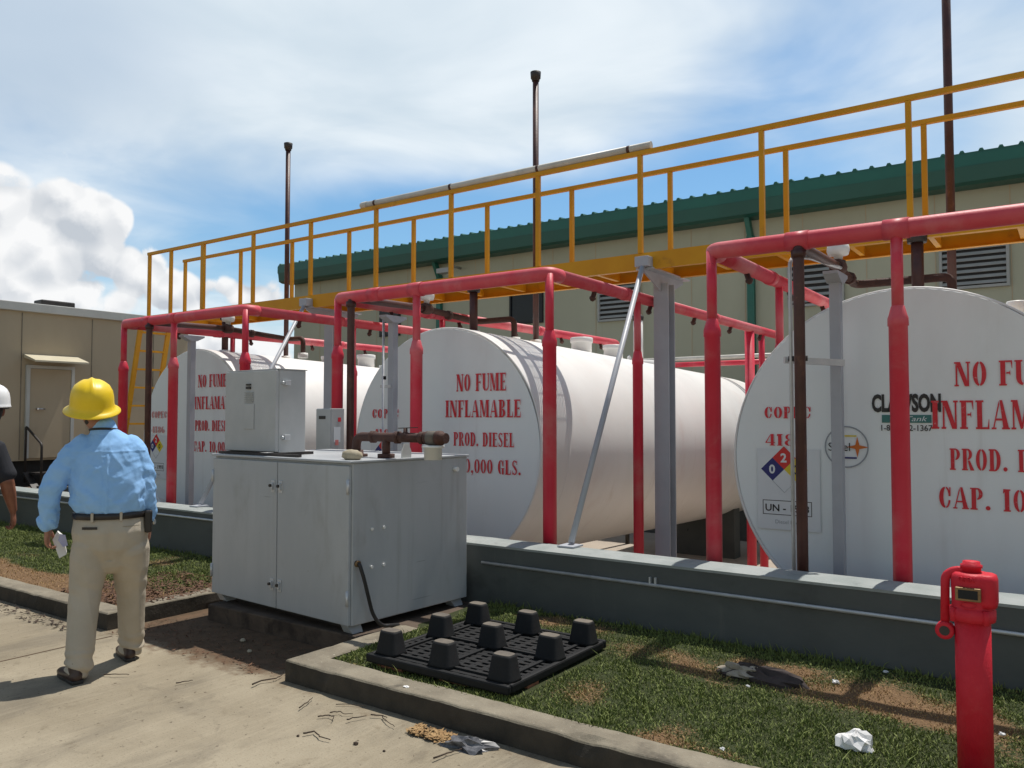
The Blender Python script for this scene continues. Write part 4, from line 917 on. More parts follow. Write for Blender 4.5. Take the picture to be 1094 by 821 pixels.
# ================================================================ UPSIDE-DOWN PALLET
pal = thing('plastic_pallet', 'black plastic pallet lying upside down on the grass, feet pointing up', 'pallet', (-2.95, 4.01, .133))
PX0, PX1, PY0, PY1 = -.545, .495, -.54, .54
dk = MB(); RIM = .035; N = 9
zt, zb = .058, .026
dk.box(PX0, PX1, PY0, PY0+RIM, zb-.02, zt); dk.box(PX0, PX1, PY1-RIM, PY1, zb-.02, zt)
dk.box(PX0, PX0+RIM, PY0+RIM, PY1-RIM, zb-.02, zt); dk.box(PX1-RIM, PX1, PY0+RIM, PY1-RIM, zb-.02, zt)
dk.build('rim', 'pallet_black', pal, .012, local=True)
gr = MB(); a0, a1, b0_, b1 = PX0+RIM, PX1-RIM, PY0+RIM, PY1-RIM
nx = 11
for i in range(nx+1):
    x = a0+(a1-a0)*i/nx; gr.box(x-.021, x+.021, b0_, b1, zb, zt-.008)
for i in range(18):
    y = b0_+(b1-b0_)*(i+.5)/18
    gr.box(a0, a1, y-.0145, y+.0145, zb+.002, zt-.006-.001*(i % 2))
gr.build('deck_grid', 'pallet_black', pal, 0, local=True)
B(a0, a1, b0_, b1, zb-.012, zb-.006).build('deck_underside', 'pallet_black', pal, local=True)
rs_ = MB()
for x in (-.43, -.02, .40):
    rs_.box(x-.012, x+.012, b0_, b1, zt-.0075, zt+.004)
for y in (-.44, .02, .41):
    rs_.box(a0, a1, y-.012, y+.012, zt-.0073, zt+.0045)
rs_.build('deck_rib', 'pallet_black', pal, 0, local=True)
def superring(cx, cy, z, a, b, n=24, e=4.0):
    return [V((cx+a*math.copysign(abs(math.cos(t))**(2/e), math.cos(t)), cy+b*math.copysign(abs(math.sin(t))**(2/e), math.sin(t)), z)) for t in [2*math.pi*(i+.5)/n for i in range(n)]]
for x in (-.43, -.02, .40):
    for y in (-.44, .02, .41):
        f = MB().rings([superring(x, y, zt-.004, .090, .070), superring(x, y, zt+.010, .083, .063), superring(x, y, zt+.118, .064, .046), superring(x, y, zt+.130, .059, .041)]).build('foot', 'pallet_black', pal, local=True)
        MB().rings([superring(x, y, zt+.1295, .056, .038), superring(x, y, zt+.1320, .055, .037)]).build('foot_cap', 'foot_dust', f, local=True)
for x, y, zz_ in ((-3.33, 3.555, .0), (-2.86, 3.565, .0), (-2.56, 3.72, .0)):
    br_ = thing('brick', {-3.33: 'broken orange brick under the left front edge of the pallet', -2.86: 'broken orange brick under the middle of the pallet front edge', -2.56: 'orange brick under the right side of the pallet'}[x], 'brick', (x, y, .12), 'bricks under the pallet')
    MB().box(-.10, .10, -.055, .055, -.02, .032).build('brick_body', 'brick_orange', br_, .006, local=True)

# ================================================================ POST INDICATOR VALVE
pv = thing('post_indicator_valve', 'red fire post indicator valve standing in the grass at the right front', 'valve post', (-.37, 3.85, .1))
MB().lathe((0, 0, -.05), (0, 0, 1), [(0, .0665), (.72, .0665), (.722, .060)], 32).build('standpipe', 'red_valve', pv, local=True)
hd = MB().lathe((0, 0, .655), (0, 0, 1), [(0, .066), (.004, .083), (.020, .086), (.050, .086), (.055, .0765), (.062, .075), (.17, .077), (.188, .074), (.198, .062), (.200, .0)], 32)
hd.build('head', 'red_valve', pv, local=True)
for a in (40, 130, 220, 310):
    x, y = .084*math.cos(rad(a)), .084*math.sin(rad(a))
    MB().tube((x, y, .655), (x, y, .712), .013, n=10).build('bolt_lug', 'red_valve', pv, local=True)
# shoulder lobe on the right of the head, operating nut, wrench hung over the left
MB().rings([superring(.045, -.005, .66+a_, .050*s_, .062*s_, 20, 3) for a_, s_ in ((.06, .9), (.08, 1), (.17, 1), (.188, .9), (.193, .7))]).build('shoulder', 'red_valve', pv, local=True)
nut = MB().lathe((.0, 0, .85), (0, 0, 1), [(0, .036), (.022, .036), (.024, .041), (.034, .041), (.036, .033), (.048, .032), (.050, .018)], 20).build('operating_nut', 'red_valve', pv, local=True)
wr = MB()
wr.path([(.02, -.004, .862), (-.06, -.006, .858), (-.096, -.01, .830), (-.100, -.012, .64)], [.015, .017, .018, .017], 12, .045)
wr.v = [V((v.x, -.008+(v.y+.008)*.8, v.z)) for v in wr.v]
wr.lathe((-.100, -.035, .605), (0, 1, 0), [(0, .026), (.002, .036), (.044, .036), (.046, .026)], 16)
wr.build('wrench', 'red_valve', pv, local=True)
MB().lathe((-.100, -.0365, .605), (0, 1, 0), [(0, .020), (.0012, .020)], 14).build('wrench_eye', 'black_iron', pv, local=True)
wi_ = B(-.052, .040, -.092, -.070, .748, .802).build('window_frame', 'brass', pv, .003, local=True)
B(-.041, .029, -.0935, -.0922, .757, .793).build('glass', 'window_glass', wi_, local=True)
for x in (-.047, .035): MB().tube((x, -.0923, .775), (x, -.095, .775), .0035, n=8).build('screw', 'brass', wi_, local=True)
def wraptext(txt, z, h, r, a0, wtot, name, parent):
    o = sans(txt, 0, 0, h, 0, name, 'red_valve', None, wtot=wtot, bold=.02)
    me = o.data
    for v in me.vertices:
        a = a0+v.co.x/r; v.co = V((r*math.sin(a), -r*math.cos(a), z+v.co.z))
    bm = bmesh.new(); bm.from_mesh(me); ex = bmesh.ops.extrude_face_region(bm, geom=bm.faces[:])
    for v in [e for e in ex['geom'] if isinstance(e, bmesh.types.BMVert)]:
        n = V((v.co.x, v.co.y, 0)).normalized(); v.co -= n*.005
    bmesh.ops.recalc_face_normals(bm, faces=bm.faces); bm.to_mesh(me); bm.free(); o.parent = parent
    return o
wraptext('OPEN', .823, .020, .0792, -.55, .062, 'cast_lettering', pv)
ov = MB(); n = 28
ringo = [(V((.0795*math.sin(-.10+.40*math.cos(t)), -.0795*math.cos(-.10+.40*math.cos(t)), .728+.0*math.sin(t)+.011*math.sin(t)))) for t in [2*math.pi*i/n for i in range(n)]]
ov.path(ringo+[ringo[0], ringo[1]], .0018, 6); ov.build('cast_oval', 'red_valve', pv, local=True)

# ================================================================ PEOPLE
def remesh(mb, name, m, parent, vox=.008, smooth=4, disp=None, cut=None):
    o = mb.build(name, m, None)
    rmod = o.modifiers.new('r', 'REMESH'); rmod.mode = 'VOXEL'; rmod.voxel_size = vox; rmod.use_smooth_shade = True
    sm_ = o.modifiers.new('s', 'SMOOTH'); sm_.iterations = smooth; sm_.factor = .5
    bpy.context.view_layer.update()
    me = bpy.data.meshes.new_from_object(o.evaluated_get(bpy.context.evaluated_depsgraph_get()))
    bpy.data.objects.remove(o); me.name = name
    if cut:
        bm = bmesh.new(); bm.from_mesh(me)
        for co, no in cut:
            bmesh.ops.bisect_plane(bm, geom=bm.verts[:]+bm.edges[:]+bm.faces[:], plane_co=co, plane_no=no, clear_outer=True)
        bm.to_mesh(me); bm.free()
    if disp:
        nv = len(me.vertices); co = [v.co.copy() for v in me.vertices]; no = [v.normal.copy() for v in me.vertices]
        for v, c, n_ in zip(me.vertices, co, no): v.co = c+n_*disp(c, n_)
    me.polygons.foreach_set('use_smooth', [True]*len(me.polygons))
    me.materials.clear(); me.materials.append(MATS[m]); o = bpy.data.objects.new(name, me); COL.objects.link(o)
    o.parent = parent; return o
def ridge(p): return (1-abs(mnoise.noise(p)))**3
def hand(mb, wrist, down, outw, fwd, s=1.0, curl=.5):
    """five unequal fingers curled from a palm; down = towards the finger tips, outw = back of hand, fwd = thumb side"""
    w = V(wrist); d, o, f = V(down).normalized(), V(outw).normalized(), V(fwd).normalized()
    P = lambda a, b, c: w+d*(a*s)+o*(b*s)+f*(c*s)
    mb.loft([P(-.03, 0, 0), P(.02, 0, 0), P(.055, .002, 0), P(.09, 0, .0)], [(.026*s, .021*s), (.033*s, .018*s), (.040*s, .017*s), (.040*s, .014*s)], f, 14)
    for i, (c, L) in enumerate(((.030, .072), (.010, .082), (-.010, .076), (-.030, .060))):
        a = curl*(1+.1*i); p = P(.080, 0, c); r_ = .0092*s if i < 3 else .008*s
        q = [p]; ang = .25*a
        for kf in (.45, .32, .25):
            q.append(q[-1]+(d*math.cos(ang)-o*math.sin(ang))*(L*kf*s)); ang += .8*a
        mb.loft(q, [(r_*1.05, r_*1.05), (r_, r_), (r_*.93, r_*.93), (r_*.82, r_*.82)], f, 10)
    q = [P(.015, -.006, .026), P(.045, -.016, .046), P(.075, -.024, .050), P(.098, -.028, .044)]
    mb.loft(q, [(.013*s, .013*s), (.0115*s, .0115*s), (.0105*s, .0105*s), (.009*s, .009*s)], o, 10)
def head(mb, c, turn=0.0, tilt=0.0, s=1.0):
    """skull, jaw, nose, ears, brow, lips; c = centre of the head, facing local +y"""
    R_ = Matrix.Rotation(turn, 3, 'Z') @ Matrix.Rotation(tilt, 3, 'X'); c = V(c)
    P = lambda x, y, z: c+R_ @ (V((x, y, z))*s)
    ax = R_ @ V((1, 0, 0))
    mb.loft([P(0, -.012, -.07), P(0, -.015, -.02), P(0, -.012, .03), P(0, -.01, .075), P(0, -.01, .105)], [(.058*s, .072*s), (.072*s, .088*s), (.076*s, .096*s), (.066*s, .086*s), (.035*s, .05*s)], ax, 20)
    mb.loft([P(0, .03, -.105), P(0, .035, -.07), P(0, .04, -.02), P(0, .038, .03)], [(.032*s, .035*s), (.048*s, .046*s), (.058*s, .048*s), (.058*s, .046*s)], ax, 16)
    mb.loft([P(0, .086, .012), P(0, .100, -.018), P(0, .104, -.030)], [(.007*s, .010*s), (.011*s, .012*s), (.014*s, .010*s)], ax, 10)
    mb.loft([P(-.022, .076, -.060), P(0, .082, -.058), P(.022, .076, -.060)], [(.006*s, .007*s)]*3, R_ @ V((0, 0, 1)), 8)
    for sx_ in (-1, 1):
        mb.loft([P(sx_*.074, -.008, -.035), P(sx_*.082, -.016, .0), P(sx_*.080, -.018, .022)], [(.009*s, .014*s), (.008*s, .020*s), (.008*s, .014*s)], ax, 10)
        mb.loft([P(sx_*.012, .082, .020), P(sx_*.034, .076, .023), P(sx_*.05, .062, .018)], [(.007*s, .008*s)]*3, R_ @ V((0, 0, 1)), 8)
    return P
def face_bits(P, parent, s=1.0):
    for sx_ in (-1, 1):
        MB().lathe(P(sx_*.031, .070, .004), P(sx_*.031, 1.07, .004)-P(sx_*.031, .07, .004), [(0, .011*s), (.008*s, .009*s), (.012*s, .003*s)], 12).build('eye', 'white_enamel', parent, local=True)
        MB().lathe(P(sx_*.031, .0795, .004), P(sx_*.031, 1.07, .004)-P(sx_*.031, .07, .004), [(0, .005*s), (.0035*s, .004*s)], 10).build('iris', 'leather_brown', parent, local=True)
def shoe(name, m, parent, heel, ang, toe_up=0.0):
    """shoe along local +y rotated by ang about z"""
    R_ = Matrix.Rotation(ang, 3, 'Z') @ Matrix.Rotation(toe_up, 3, 'X'); h_ = V(heel)
    P = lambda x, y, z: h_+R_ @ V((x, y, z))
    mb = MB()
    mb.loft([P(0, .02, .042), P(0, .06, .042), P(0, .13, .038), P(0, .20, .033), P(.0, .262, .028)], [(.036, .040), (.040, .040), (.046, .036), (.048, .031), (.036, .024)], R_ @ V((1, 0, 0)), 16)
    mb.loft([P(0, .035, .04), P(0, .05, .09), P(0, .052, .115)], [(.036, .045), (.037, .048), (.038, .05)], R_ @ V((1, 0, 0)), 16)
    so = MB()
    outl = [(-.038, -.01), (.038, -.01), (.042, .05), (.046, .13), (.052, .20), (.046, .26), (.022, .295), (-.02, .292), (-.044, .25), (-.05, .19), (-.042, .11), (-.042, .05)]
    so.prism([(a*.86, b*.96+.004) for a, b in outl], lambda a, b, c: P(a, b, c), .001, .022)
    sh = remesh(mb, name, m, parent, .006, 3)
    so.build('sole', 'black_rubber', sh, .004, local=True)
    return sh

# ---- worker in the blue shirt, seen from behind
pA = rthing('person', 'stocky man from behind in yellow full-brim hard hat, blue shirt and khaki trousers', 'person', (-5.03, 2.75, 0), math.atan2(.86, .51))
LF, RF = V((-.155, -.20, 0)), V((.125, .165, 0))     # heels
def pants(mb, LFo, RFo, k=1.0, hip=(.205, .155)):
    mb.loft([(0, -.005, .70), (0, -.01, .78), (0, -.01, .87), (0, 0, .945), (0, .0, 1.005)], [(.150*k, .120*k), (.205*k, .160*k), (.222*k, .172*k), (.210*k, .160*k), (hip[0]*k, hip[1]*k)], (1, 0, 0), 28)
    for sx_, fo in ((-1, LFo), (1, RFo)):
        hipc = V((sx_*.108*k, -.005, .78)); kn = V((sx_*.118*k*.5+fo.x*.5, fo.y*.42+.045, .49)); an = V((fo.x, fo.y+.055, .115)); an2 = V((fo.x, fo.y+.062, .07))
        mb.loft([hipc, hipc.lerp(kn, .35), hipc.lerp(kn, .7), kn, kn.lerp(an, .45), an, an2], [(.112*k, .148*k), (.112*k, .132*k), (.102*k, .115*k), (.093*k, .102*k), (.085*k, .096*k), (.075*k, .090*k), (.073*k, .088*k)], (1, 0, 0), 22)
def pants_disp(k=1.0, LFo=LF, RFo=RF):
    def f(c, n):
        d = 0.0
        if c.z < .22: d += .0075*math.sin(c.z*105+c.x*22+mnoise.noise(c*9)*4)*min(1, (.22-c.z)/.14)
        if c.z > .55: d += .0055*(ridge(V((c.x*4+c.z*5, c.y*4, c.z*3.2)))-.4)*min(1, (1.0-c.z)/.12)
        if .38 < c.z < .62: d += .006*math.sin(c.z*62+c.x*34+mnoise.noise(c*6)*2)*(1-abs(c.z-.5)/.12)*(.5+.5*mnoise.noise(c*7))
        if .70 < c.z < .93 and c.y < 0: d += -.010*math.exp(-((c.x+.0)/.020)**2)*min(1, (.93-c.z)/.08)
        d += .0065*(ridge(V((c.x*8+c.z*.8, c.y*8, c.z*1.1)))-.5)+.0012*mnoise.noise(c*30)
        d += -.004*math.exp(-((abs(c.z-.965))/.006)**2) if c.z > .95 else 0
        return d
    return f
nk = V((-.065, .02, 1.52)); hc = V((-.115, .06, 1.655))
body = MB()
body.loft([(0, 0, .80), (0, 0, .95), (-.01, 0, 1.10), (-.02, 0, 1.28), (-.04, .005, 1.41), (-.05, .01, 1.47), nk, hc-V((0, .03, .06))], [(.17, .12), (.17, .12), (.19, .13), (.20, .125), (.16, .10), (.085, .07), (.062, .064), (.062, .066)], (1, 0, 0), 22)
P_ = head(body, hc, rad(8), rad(4))
Lel, Lwr = V((-.335, -.015, 1.15)), V((-.355, .05, .915)); Rel, Rwr = V((.195, -.02, 1.13)), V((.215, .05, .905))
body.loft([(-.19, 0, 1.40), (-.285, -.015, 1.28), Lel, Lel.lerp(Lwr, .5), Lwr], [(.055, .055), (.05, .05), (.045, .045), (.042, .04), (.029, .025)], (0, 1, 0), 14)
body.loft([(.12, 0, 1.40), (.175, -.015, 1.28), Rel, Rel.lerp(Rwr, .5), Rwr], [(.055, .055), (.05, .05), (.045, .045), (.042, .04), (.029, .025)], (0, 1, 0), 14)
hand(body, Lwr+V((0, .006, -.02)), (-.02, .12, -1), (-1, -.15, 0), (.12, 1, .1), .98, .95)
hand(body, Rwr+V((0, .006, -.02)), (.0, .14, -1), (1, .0, 0), (0, 1, .1), .98, .9)
for sx_, fo in ((-1, LF), (1, RF)):
    body.loft([(sx_*.09, 0, .82), (fo.x*.9, fo.y*.45+.04, .49), (fo.x, fo.y+.055, .10), (fo.x, fo.y+.06, .05)], [(.08, .09), (.055, .06), (.036, .04), (.035, .045)], (1, 0, 0), 14)
remesh(body, 'body', 'skin', pA, .0062, 3)
face_bits(P_, pA)
pm = MB(); pants(pm, LF, RF); pants_o = remesh(pm, 'trousers', 'khaki', pA, .0075, 4, pants_disp(), cut=[((0, 0, 1.0), (0, 0, 1))])
sh = MB()
sh.loft([(.0, 0, 1.006), (.0, -.002, 1.022), (.0, -.006, 1.06), (-.005, -.005, 1.14), (-.015, 0, 1.24), (-.025, .0, 1.33), (-.035, .005, 1.40), (-.045, .01, 1.455), (-.052, .016, 1.50)],
        [(.196, .150), (.214, .166), (.230, .181), (.232, .182), (.225, .168), (.216, .152), (.192, .130), (.130, .10), (.078, .078)], (1, 0, 0), 30)
sh.loft([(-.15, .0, 1.415), (-.225, -.004, 1.355), (-.285, -.012, 1.26), Lel+V((-.0, 0, .0)), Lel.lerp(Lwr, .45), Lel.lerp(Lwr, .85)], [(.075, .072), (.080, .076), (.075, .070), (.069, .064), (.064, .059), (.060, .055)], (0, 1, 0), 20)
sh.loft([(.09, .0, 1.415), (.135, -.004, 1.355), (.172, -.012, 1.26), Rel, Rel.lerp(Rwr, .42), Rel.lerp(Rwr, .72)], [(.075, .072), (.080, .076), (.075, .070), (.069, .064), (.062, .058), (.056, .052)], (0, 1, 0), 20)
def shirt_disp(c, n):
    d = 0.0; ax_ = abs(c.x+.02)
    tor = 1 if ax_ < .21 else .0
    d += .008*(ridge(V((c.x*6-c.z*3.6, c.y*6, c.z*3.2+c.x*2)))-.45)
    d += .0065*(ridge(V((c.x*13+c.z*7.5+2, c.y*9, c.z*6-c.x*4)))-.45)+.004*(ridge(V((c.x*9-c.z*11, c.y*9, c.z*8+5)))-.4)+.0018*mnoise.noise(c*38)
    if tor and c.y < 0:
        d += .007*math.exp(-((c.x+.022)/.007)**2)*(1 if 1.0 < c.z < 1.36 else 0)
        d -= .006*math.exp(-((c.x+.045)/.012)**2)*(1 if 1.0 < c.z < 1.34 else 0)
        d += .003*math.exp(-((c.z-1.375-.02*abs(c.x))/.006)**2)
        d += .008*math.sin((c.z*.9-abs(c.x)*.9)*52)*max(0, 1-abs(c.z-1.12)/.15)*min(1, abs(c.x+.02)/.12)
    if c.z < 1.07 and tor: d += .0035*math.sin(c.x*44+mnoise.noise(c*8)*2.5)
    if not tor: d += .0045*math.sin(c.z*74+c.y*46+mnoise.noise(c*9)*4.5)*(.3+1.2*abs(mnoise.noise(c*5)))
    return d
shirt = remesh(sh, 'shirt', 'shirt_blue', pA, .0072, 3, shirt_disp)
for el_, wr_, t in ((Lel, Lwr, .86), (Rel, Rwr, .70)):      # turned-up cuffs
    a = el_.lerp(wr_, t-.10); b = el_.lerp(wr_, t+.06); kk = 1.0 if el_ is Lel else .92
    cf = MB().loft([a, a.lerp(b, .5), b], [(.064*kk, .059*kk), (.068*kk, .062*kk), (.065*kk, .060*kk)], (0, 1, 0), 22)
    remesh(cf, 'cuff', 'shirt_blue', shirt, .006, 2, lambda c, n: .005*math.sin(c.x*90+c.z*60)+.005*mnoise.noise(c*25))
remesh(MB().loft([(-.05, .012, 1.475), (-.053, .018, 1.505), (-.056, .022, 1.535)], [(.088, .088), (.078, .080), (.074, .078)], (1, 0, 0), 24), 'collar', 'shirt_blue', shirt, .006, 1)
ln = MB(); n = 40
ln.path([V((-.0535+.079*math.cos(t), .017+.081*math.sin(t), 1.512-.008*math.sin(t))) for t in [2*math.pi*i/n for i in range(n+1)]], .0075, 8); ln.build('lanyard', 'leather_black', pA, local=True)
bl = MB()
bl.rings([[V((a*math.cos(t), b*math.sin(t)-.001, z)) for t in [2*math.pi*i/36 for i in range(36)]] for z, a, b in ((.960, .216, .166), (.962, .221, .171), (.997, .219, .169), (.999, .212, .162))])
belt = bl.build('belt', 'leather_black', pA, local=True)
for x in (-.10, .06): B(x-.008, x+.008, -.172+abs(x)*.08, -.150, .948, 1.006).build('belt_loop', 'khaki', pants_o, .003, local=True)
B(.192, .238, -.10, -.02, .86, 1.0).build('phone_pouch', 'leather_black', belt, .012, local=True)
for x0, x1, z, mm in ((-.155, -.07, .912, 'leather_black'), (.07, .165, .915, 'khaki_dark')):
    pk = MB(); m_ = 8
    for i in range(m_):
        pass
    ring = []
    for zz_ in (z-.008, z+.008):
        ring += [V((x0+(x1-x0)*i/m_, -.174*math.sqrt(max(0, 1-((x0+(x1-x0)*i/m_)/.232)**2))-.004, zz_ if mm == 'leather_black' else z+(zz_-z)*.25)) for i in range(m_+1)]
    pk.add(ring, [(i, i+1, m_+2+i, m_+1+i) for i in range(m_)], True); pk.build('pocket_slit' if mm != 'leather_black' else 'wallet', mm, pants_o, local=True, fix=False)
wt2 = MB().tube(Rwr+V((0, .004, -.004)), Rwr+V((0, -.004, .016)), .036, n=20).build('watch', 'steel', pA, local=True)
MB().tube(Rwr+V((.030, -.012, .006)), Rwr+V((.040, -.016, .006)), .017, n=16).build('watch_face', 'steel', wt2, local=True)
shoe('shoe', 'leather_brown', pA, LF+V((0, -.03, 0)), rad(22)); shoe('shoe', 'leather_brown', pA, RF+V((0, -.03, 0)), rad(14))
def hair(P, parent, m='hair_dark'):
    hb = MB(); c = P(0, -.018, -.045)
    hb.loft([P(0, -.052, -.085), P(0, -.045, -.05), P(0, -.03, .0), P(0, -.022, .05), P(0, -.02, .085)], [(.056, .045), (.070, .062), (.080, .080), (.074, .084), (.05, .06)], P(1, 0, 0)-P(0, 0, 0), 20)
    return remesh(hb, 'hair', m, parent, .006, 2, lambda c, n: .002*mnoise.noise(c*60))
hair(P_, pA)
def hardhat(c, Rm, m, parent, full=True, s=1.0, rm='hat_dark'):
    """shell with centre rib; full brim or front peak"""
    c = V(c); P = lambda x, y, z: c+Rm @ (V((x, y, z))*s)
    n = 48; rs = []
    prof = [(1.30, -.030), (1.295, -.024), (1.12, -.012), (1.03, .0), (1.0, .02), (.985, .055), (.93, .092), (.80, .122), (.60, .142), (.35, .153), (.12, .157), (.01, .158)] if full else [(1.03, -.012), (1.05, -.006), (1.02, .0), (1.0, .02), (.985, .055), (.93, .092), (.80, .122), (.60, .142), (.35, .153), (.12, .157), (.01, .158)]
    for kx, z in prof:
        r = []
        for i in range(n):
            t = 2*math.pi*i/n; ex = 1.0
            x, y = .118*kx*math.cos(t), .138*kx*math.sin(t)
            if not full and kx > 1.0 and math.sin(t) > .3: y += .055*(math.sin(t)-.3)/.7
            zr = .010*math.exp(-(x/.012)**2)*(1 if .02 < z else 0)+.004*math.exp(-((abs(x)-.04)/.012)**2)*(1 if .05 < z else 0)
            r.append(P(x, y, z+zr))
        rs.append(r)
    mb = MB().rings(rs, True, True)
    hat = mb.build('hard_hat', m, parent, local=True)
    ins = [[P(.112*k_*math.cos(2*math.pi*i/n), .132*k_*math.sin(2*math.pi*i/n), z) for i in range(n)] for k_, z in ((1.0, -.022), (1.0, -.014))]
    MB().rings(ins).build('suspension', 'leather_black', hat, local=True)
    return hat
hardhat(hc+V((-.008, -.014, .008)), Matrix.Rotation(rad(6), 3, 'Z') @ Matrix.Rotation(rad(17), 3, 'X') @ Matrix.Rotation(rad(-2), 3, 'Y'), 'hat_yellow', pA, True, 1.08)
# paper in his left hand: a thing of its own
pp = thing('paper', 'folded white and lilac paper held in the left hand of the man in blue', 'paper', (0, 0, 0))
PM = Matrix.Translation((-5.03, 2.75, 0)) @ Matrix.Rotation(math.atan2(.86, .51), 4, 'Z')
pw = PM @ (Lwr+V((.045, .05, -.115))); pp.location = pw; pp.rotation_euler = (rad(6), rad(-24), math.atan2(.86, .51))
MB().add([(-.02, -.03, -.09), (.025, -.035, -.085), (.05, -.02, .02), (.035, -.01, .065), (-.01, -.015, .03), (-.02, .03, -.088), (.025, .035, -.083), (.05, .04, .02), (.035, .03, .065), (-.01, .03, .03)],
         [(0, 1, 2, 3, 4), (9, 8, 7, 6, 5), (0, 5, 6, 1), (1, 6, 7, 2), (2, 7, 8, 3), (3, 8, 9, 4), (4, 9, 5, 0)]).build('sheet', 'paper', pp, local=True)
MB().add([(.028, -.045, -.03), (.055, -.042, -.035), (.068, -.035, .03), (.045, -.035, .05), (.02, -.038, .02), (.028, -.038, -.03), (.055, -.037, -.035), (.068, -.03, .03), (.045, -.03, .05), (.02, -.033, .02)],
         [(0, 1, 2, 3, 4), (9, 8, 7, 6, 5), (0, 5, 6, 1), (1, 6, 7, 2), (2, 7, 8, 3), (3, 8, 9, 4), (4, 9, 5, 0)]).build('folded_page', 'paper_blue', pp, local=True)

# ---- second worker, cut off by the left edge
pB = rthing('person', 'man in white hard hat and dark short-sleeved shirt, cut off by the left edge', 'person', (-6.45, 2.44, 0), math.atan2(.90, .43))
LB, RB = V((-.14, -.02, 0)), V((.12, .03, 0)); hb = V((.165, .05, 1.64))
body = MB()
body.loft([(0, 0, .80), (0, 0, .95), (0, 0, 1.10), (0, 0, 1.28), (.03, .005, 1.41), (.06, .01, 1.47), (.10, .015, 1.52), hb-V((0, .03, .06))], [(.16, .11), (.16, .11), (.17, .12), (.18, .115), (.15, .10), (.085, .07), (.06, .062), (.06, .064)], (1, 0, 0), 22)
P2 = head(body, hb, rad(-6), 0)
aL, wL = V((-.30, -.03, 1.13)), V((-.30, .06, .90)); aR, wR = V((.275, -.05, 1.13)), V((.315, .03, .915))
for sx_, e_, w_ in ((-1, aL, wL), (1, aR, wR)):
    body.loft([(sx_*.17, 0, 1.40), (sx_*.235, -.015, 1.28), e_, e_.lerp(w_, .35), w_], [(.058, .058), (.055, .056), (.046, .048), (.047, .046), (.030, .027)], (0, 1, 0), 14)
hand(body, wL+V((0, .006, -.02)), (0, .14, -1), (-1, 0, 0), (0, 1, .1), 1.0, .9)
hand(body, wR+V((0, .006, -.02)), (.05, .10, -1), (1, -.2, 0), (.15, 1, .1), 1.0, 1.25)
for sx_, fo in ((-1, LB), (1, RB)):
    body.loft([(sx_*.09, 0, .82), (fo.x*.95, fo.y*.5+.02, .49), (fo.x, fo.y+.055, .10), (fo.x, fo.y+.06, .05)], [(.08, .09), (.055, .06), (.036, .04), (.035, .045)], (1, 0, 0), 14)
remesh(body, 'body', 'skin_tan', pB, .0062, 3)
face_bits(P2, pB)
pm = MB(); pants(pm, LB, RB, .95); remesh(pm, 'trousers', 'trousers_dark', pB, .008, 4, pants_disp(.95, LB, RB), cut=[((0, 0, 1.0), (0, 0, 1))])
sh = MB()
sh.loft([(0, 0, .93), (0, -.002, 1.0), (0, -.004, 1.08), (0, 0, 1.20), (.01, 0, 1.32), (.03, .005, 1.40), (.05, .01, 1.455), (.065, .016, 1.50)], [(.205, .150), (.205, .150), (.205, .150), (.210, .150), (.210, .145), (.185, .125), (.125, .095), (.074, .076)], (1, 0, 0), 28)
for sx_, e_ in ((-1, aL), (1, aR)):
    sh.loft([(sx_*.12, 0, 1.41), (sx_*.19, -.004, 1.355), V((sx_*.225, -.018, 1.26)), V((sx_*.255, -.03, 1.175))], [(.078, .075), (.086, .083), (.082, .080), (.080, .080)], (0, 1, 0), 18)
remesh(sh, 'shirt', 'shirt_dark', pB, .0075, 3, lambda c, n: .009*(ridge(V((c.x*5-c.z*3, c.y*5, c.z*2.6)))-.45))
shoe('shoe', 'leather_black', pB, LB+V((0, -.03, 0)), rad(12)); shoe('shoe', 'leather_black', pB, RB+V((0, -.03, 0)), rad(-12))
hair(P2, pB)
h2 = hardhat(hb+V((0, -.005, .035)), Matrix.Rotation(rad(-6), 3, 'Z') @ Matrix.Rotation(rad(3), 3, 'X'), 'hat_white', pB, False, 1.0)
kn = MB().tube(hb+V((-.03, -.150, .0)), hb+V((.03, -.150, .0)), .016, n=12).build('ratchet_knob', 'leather_black', h2, local=True)

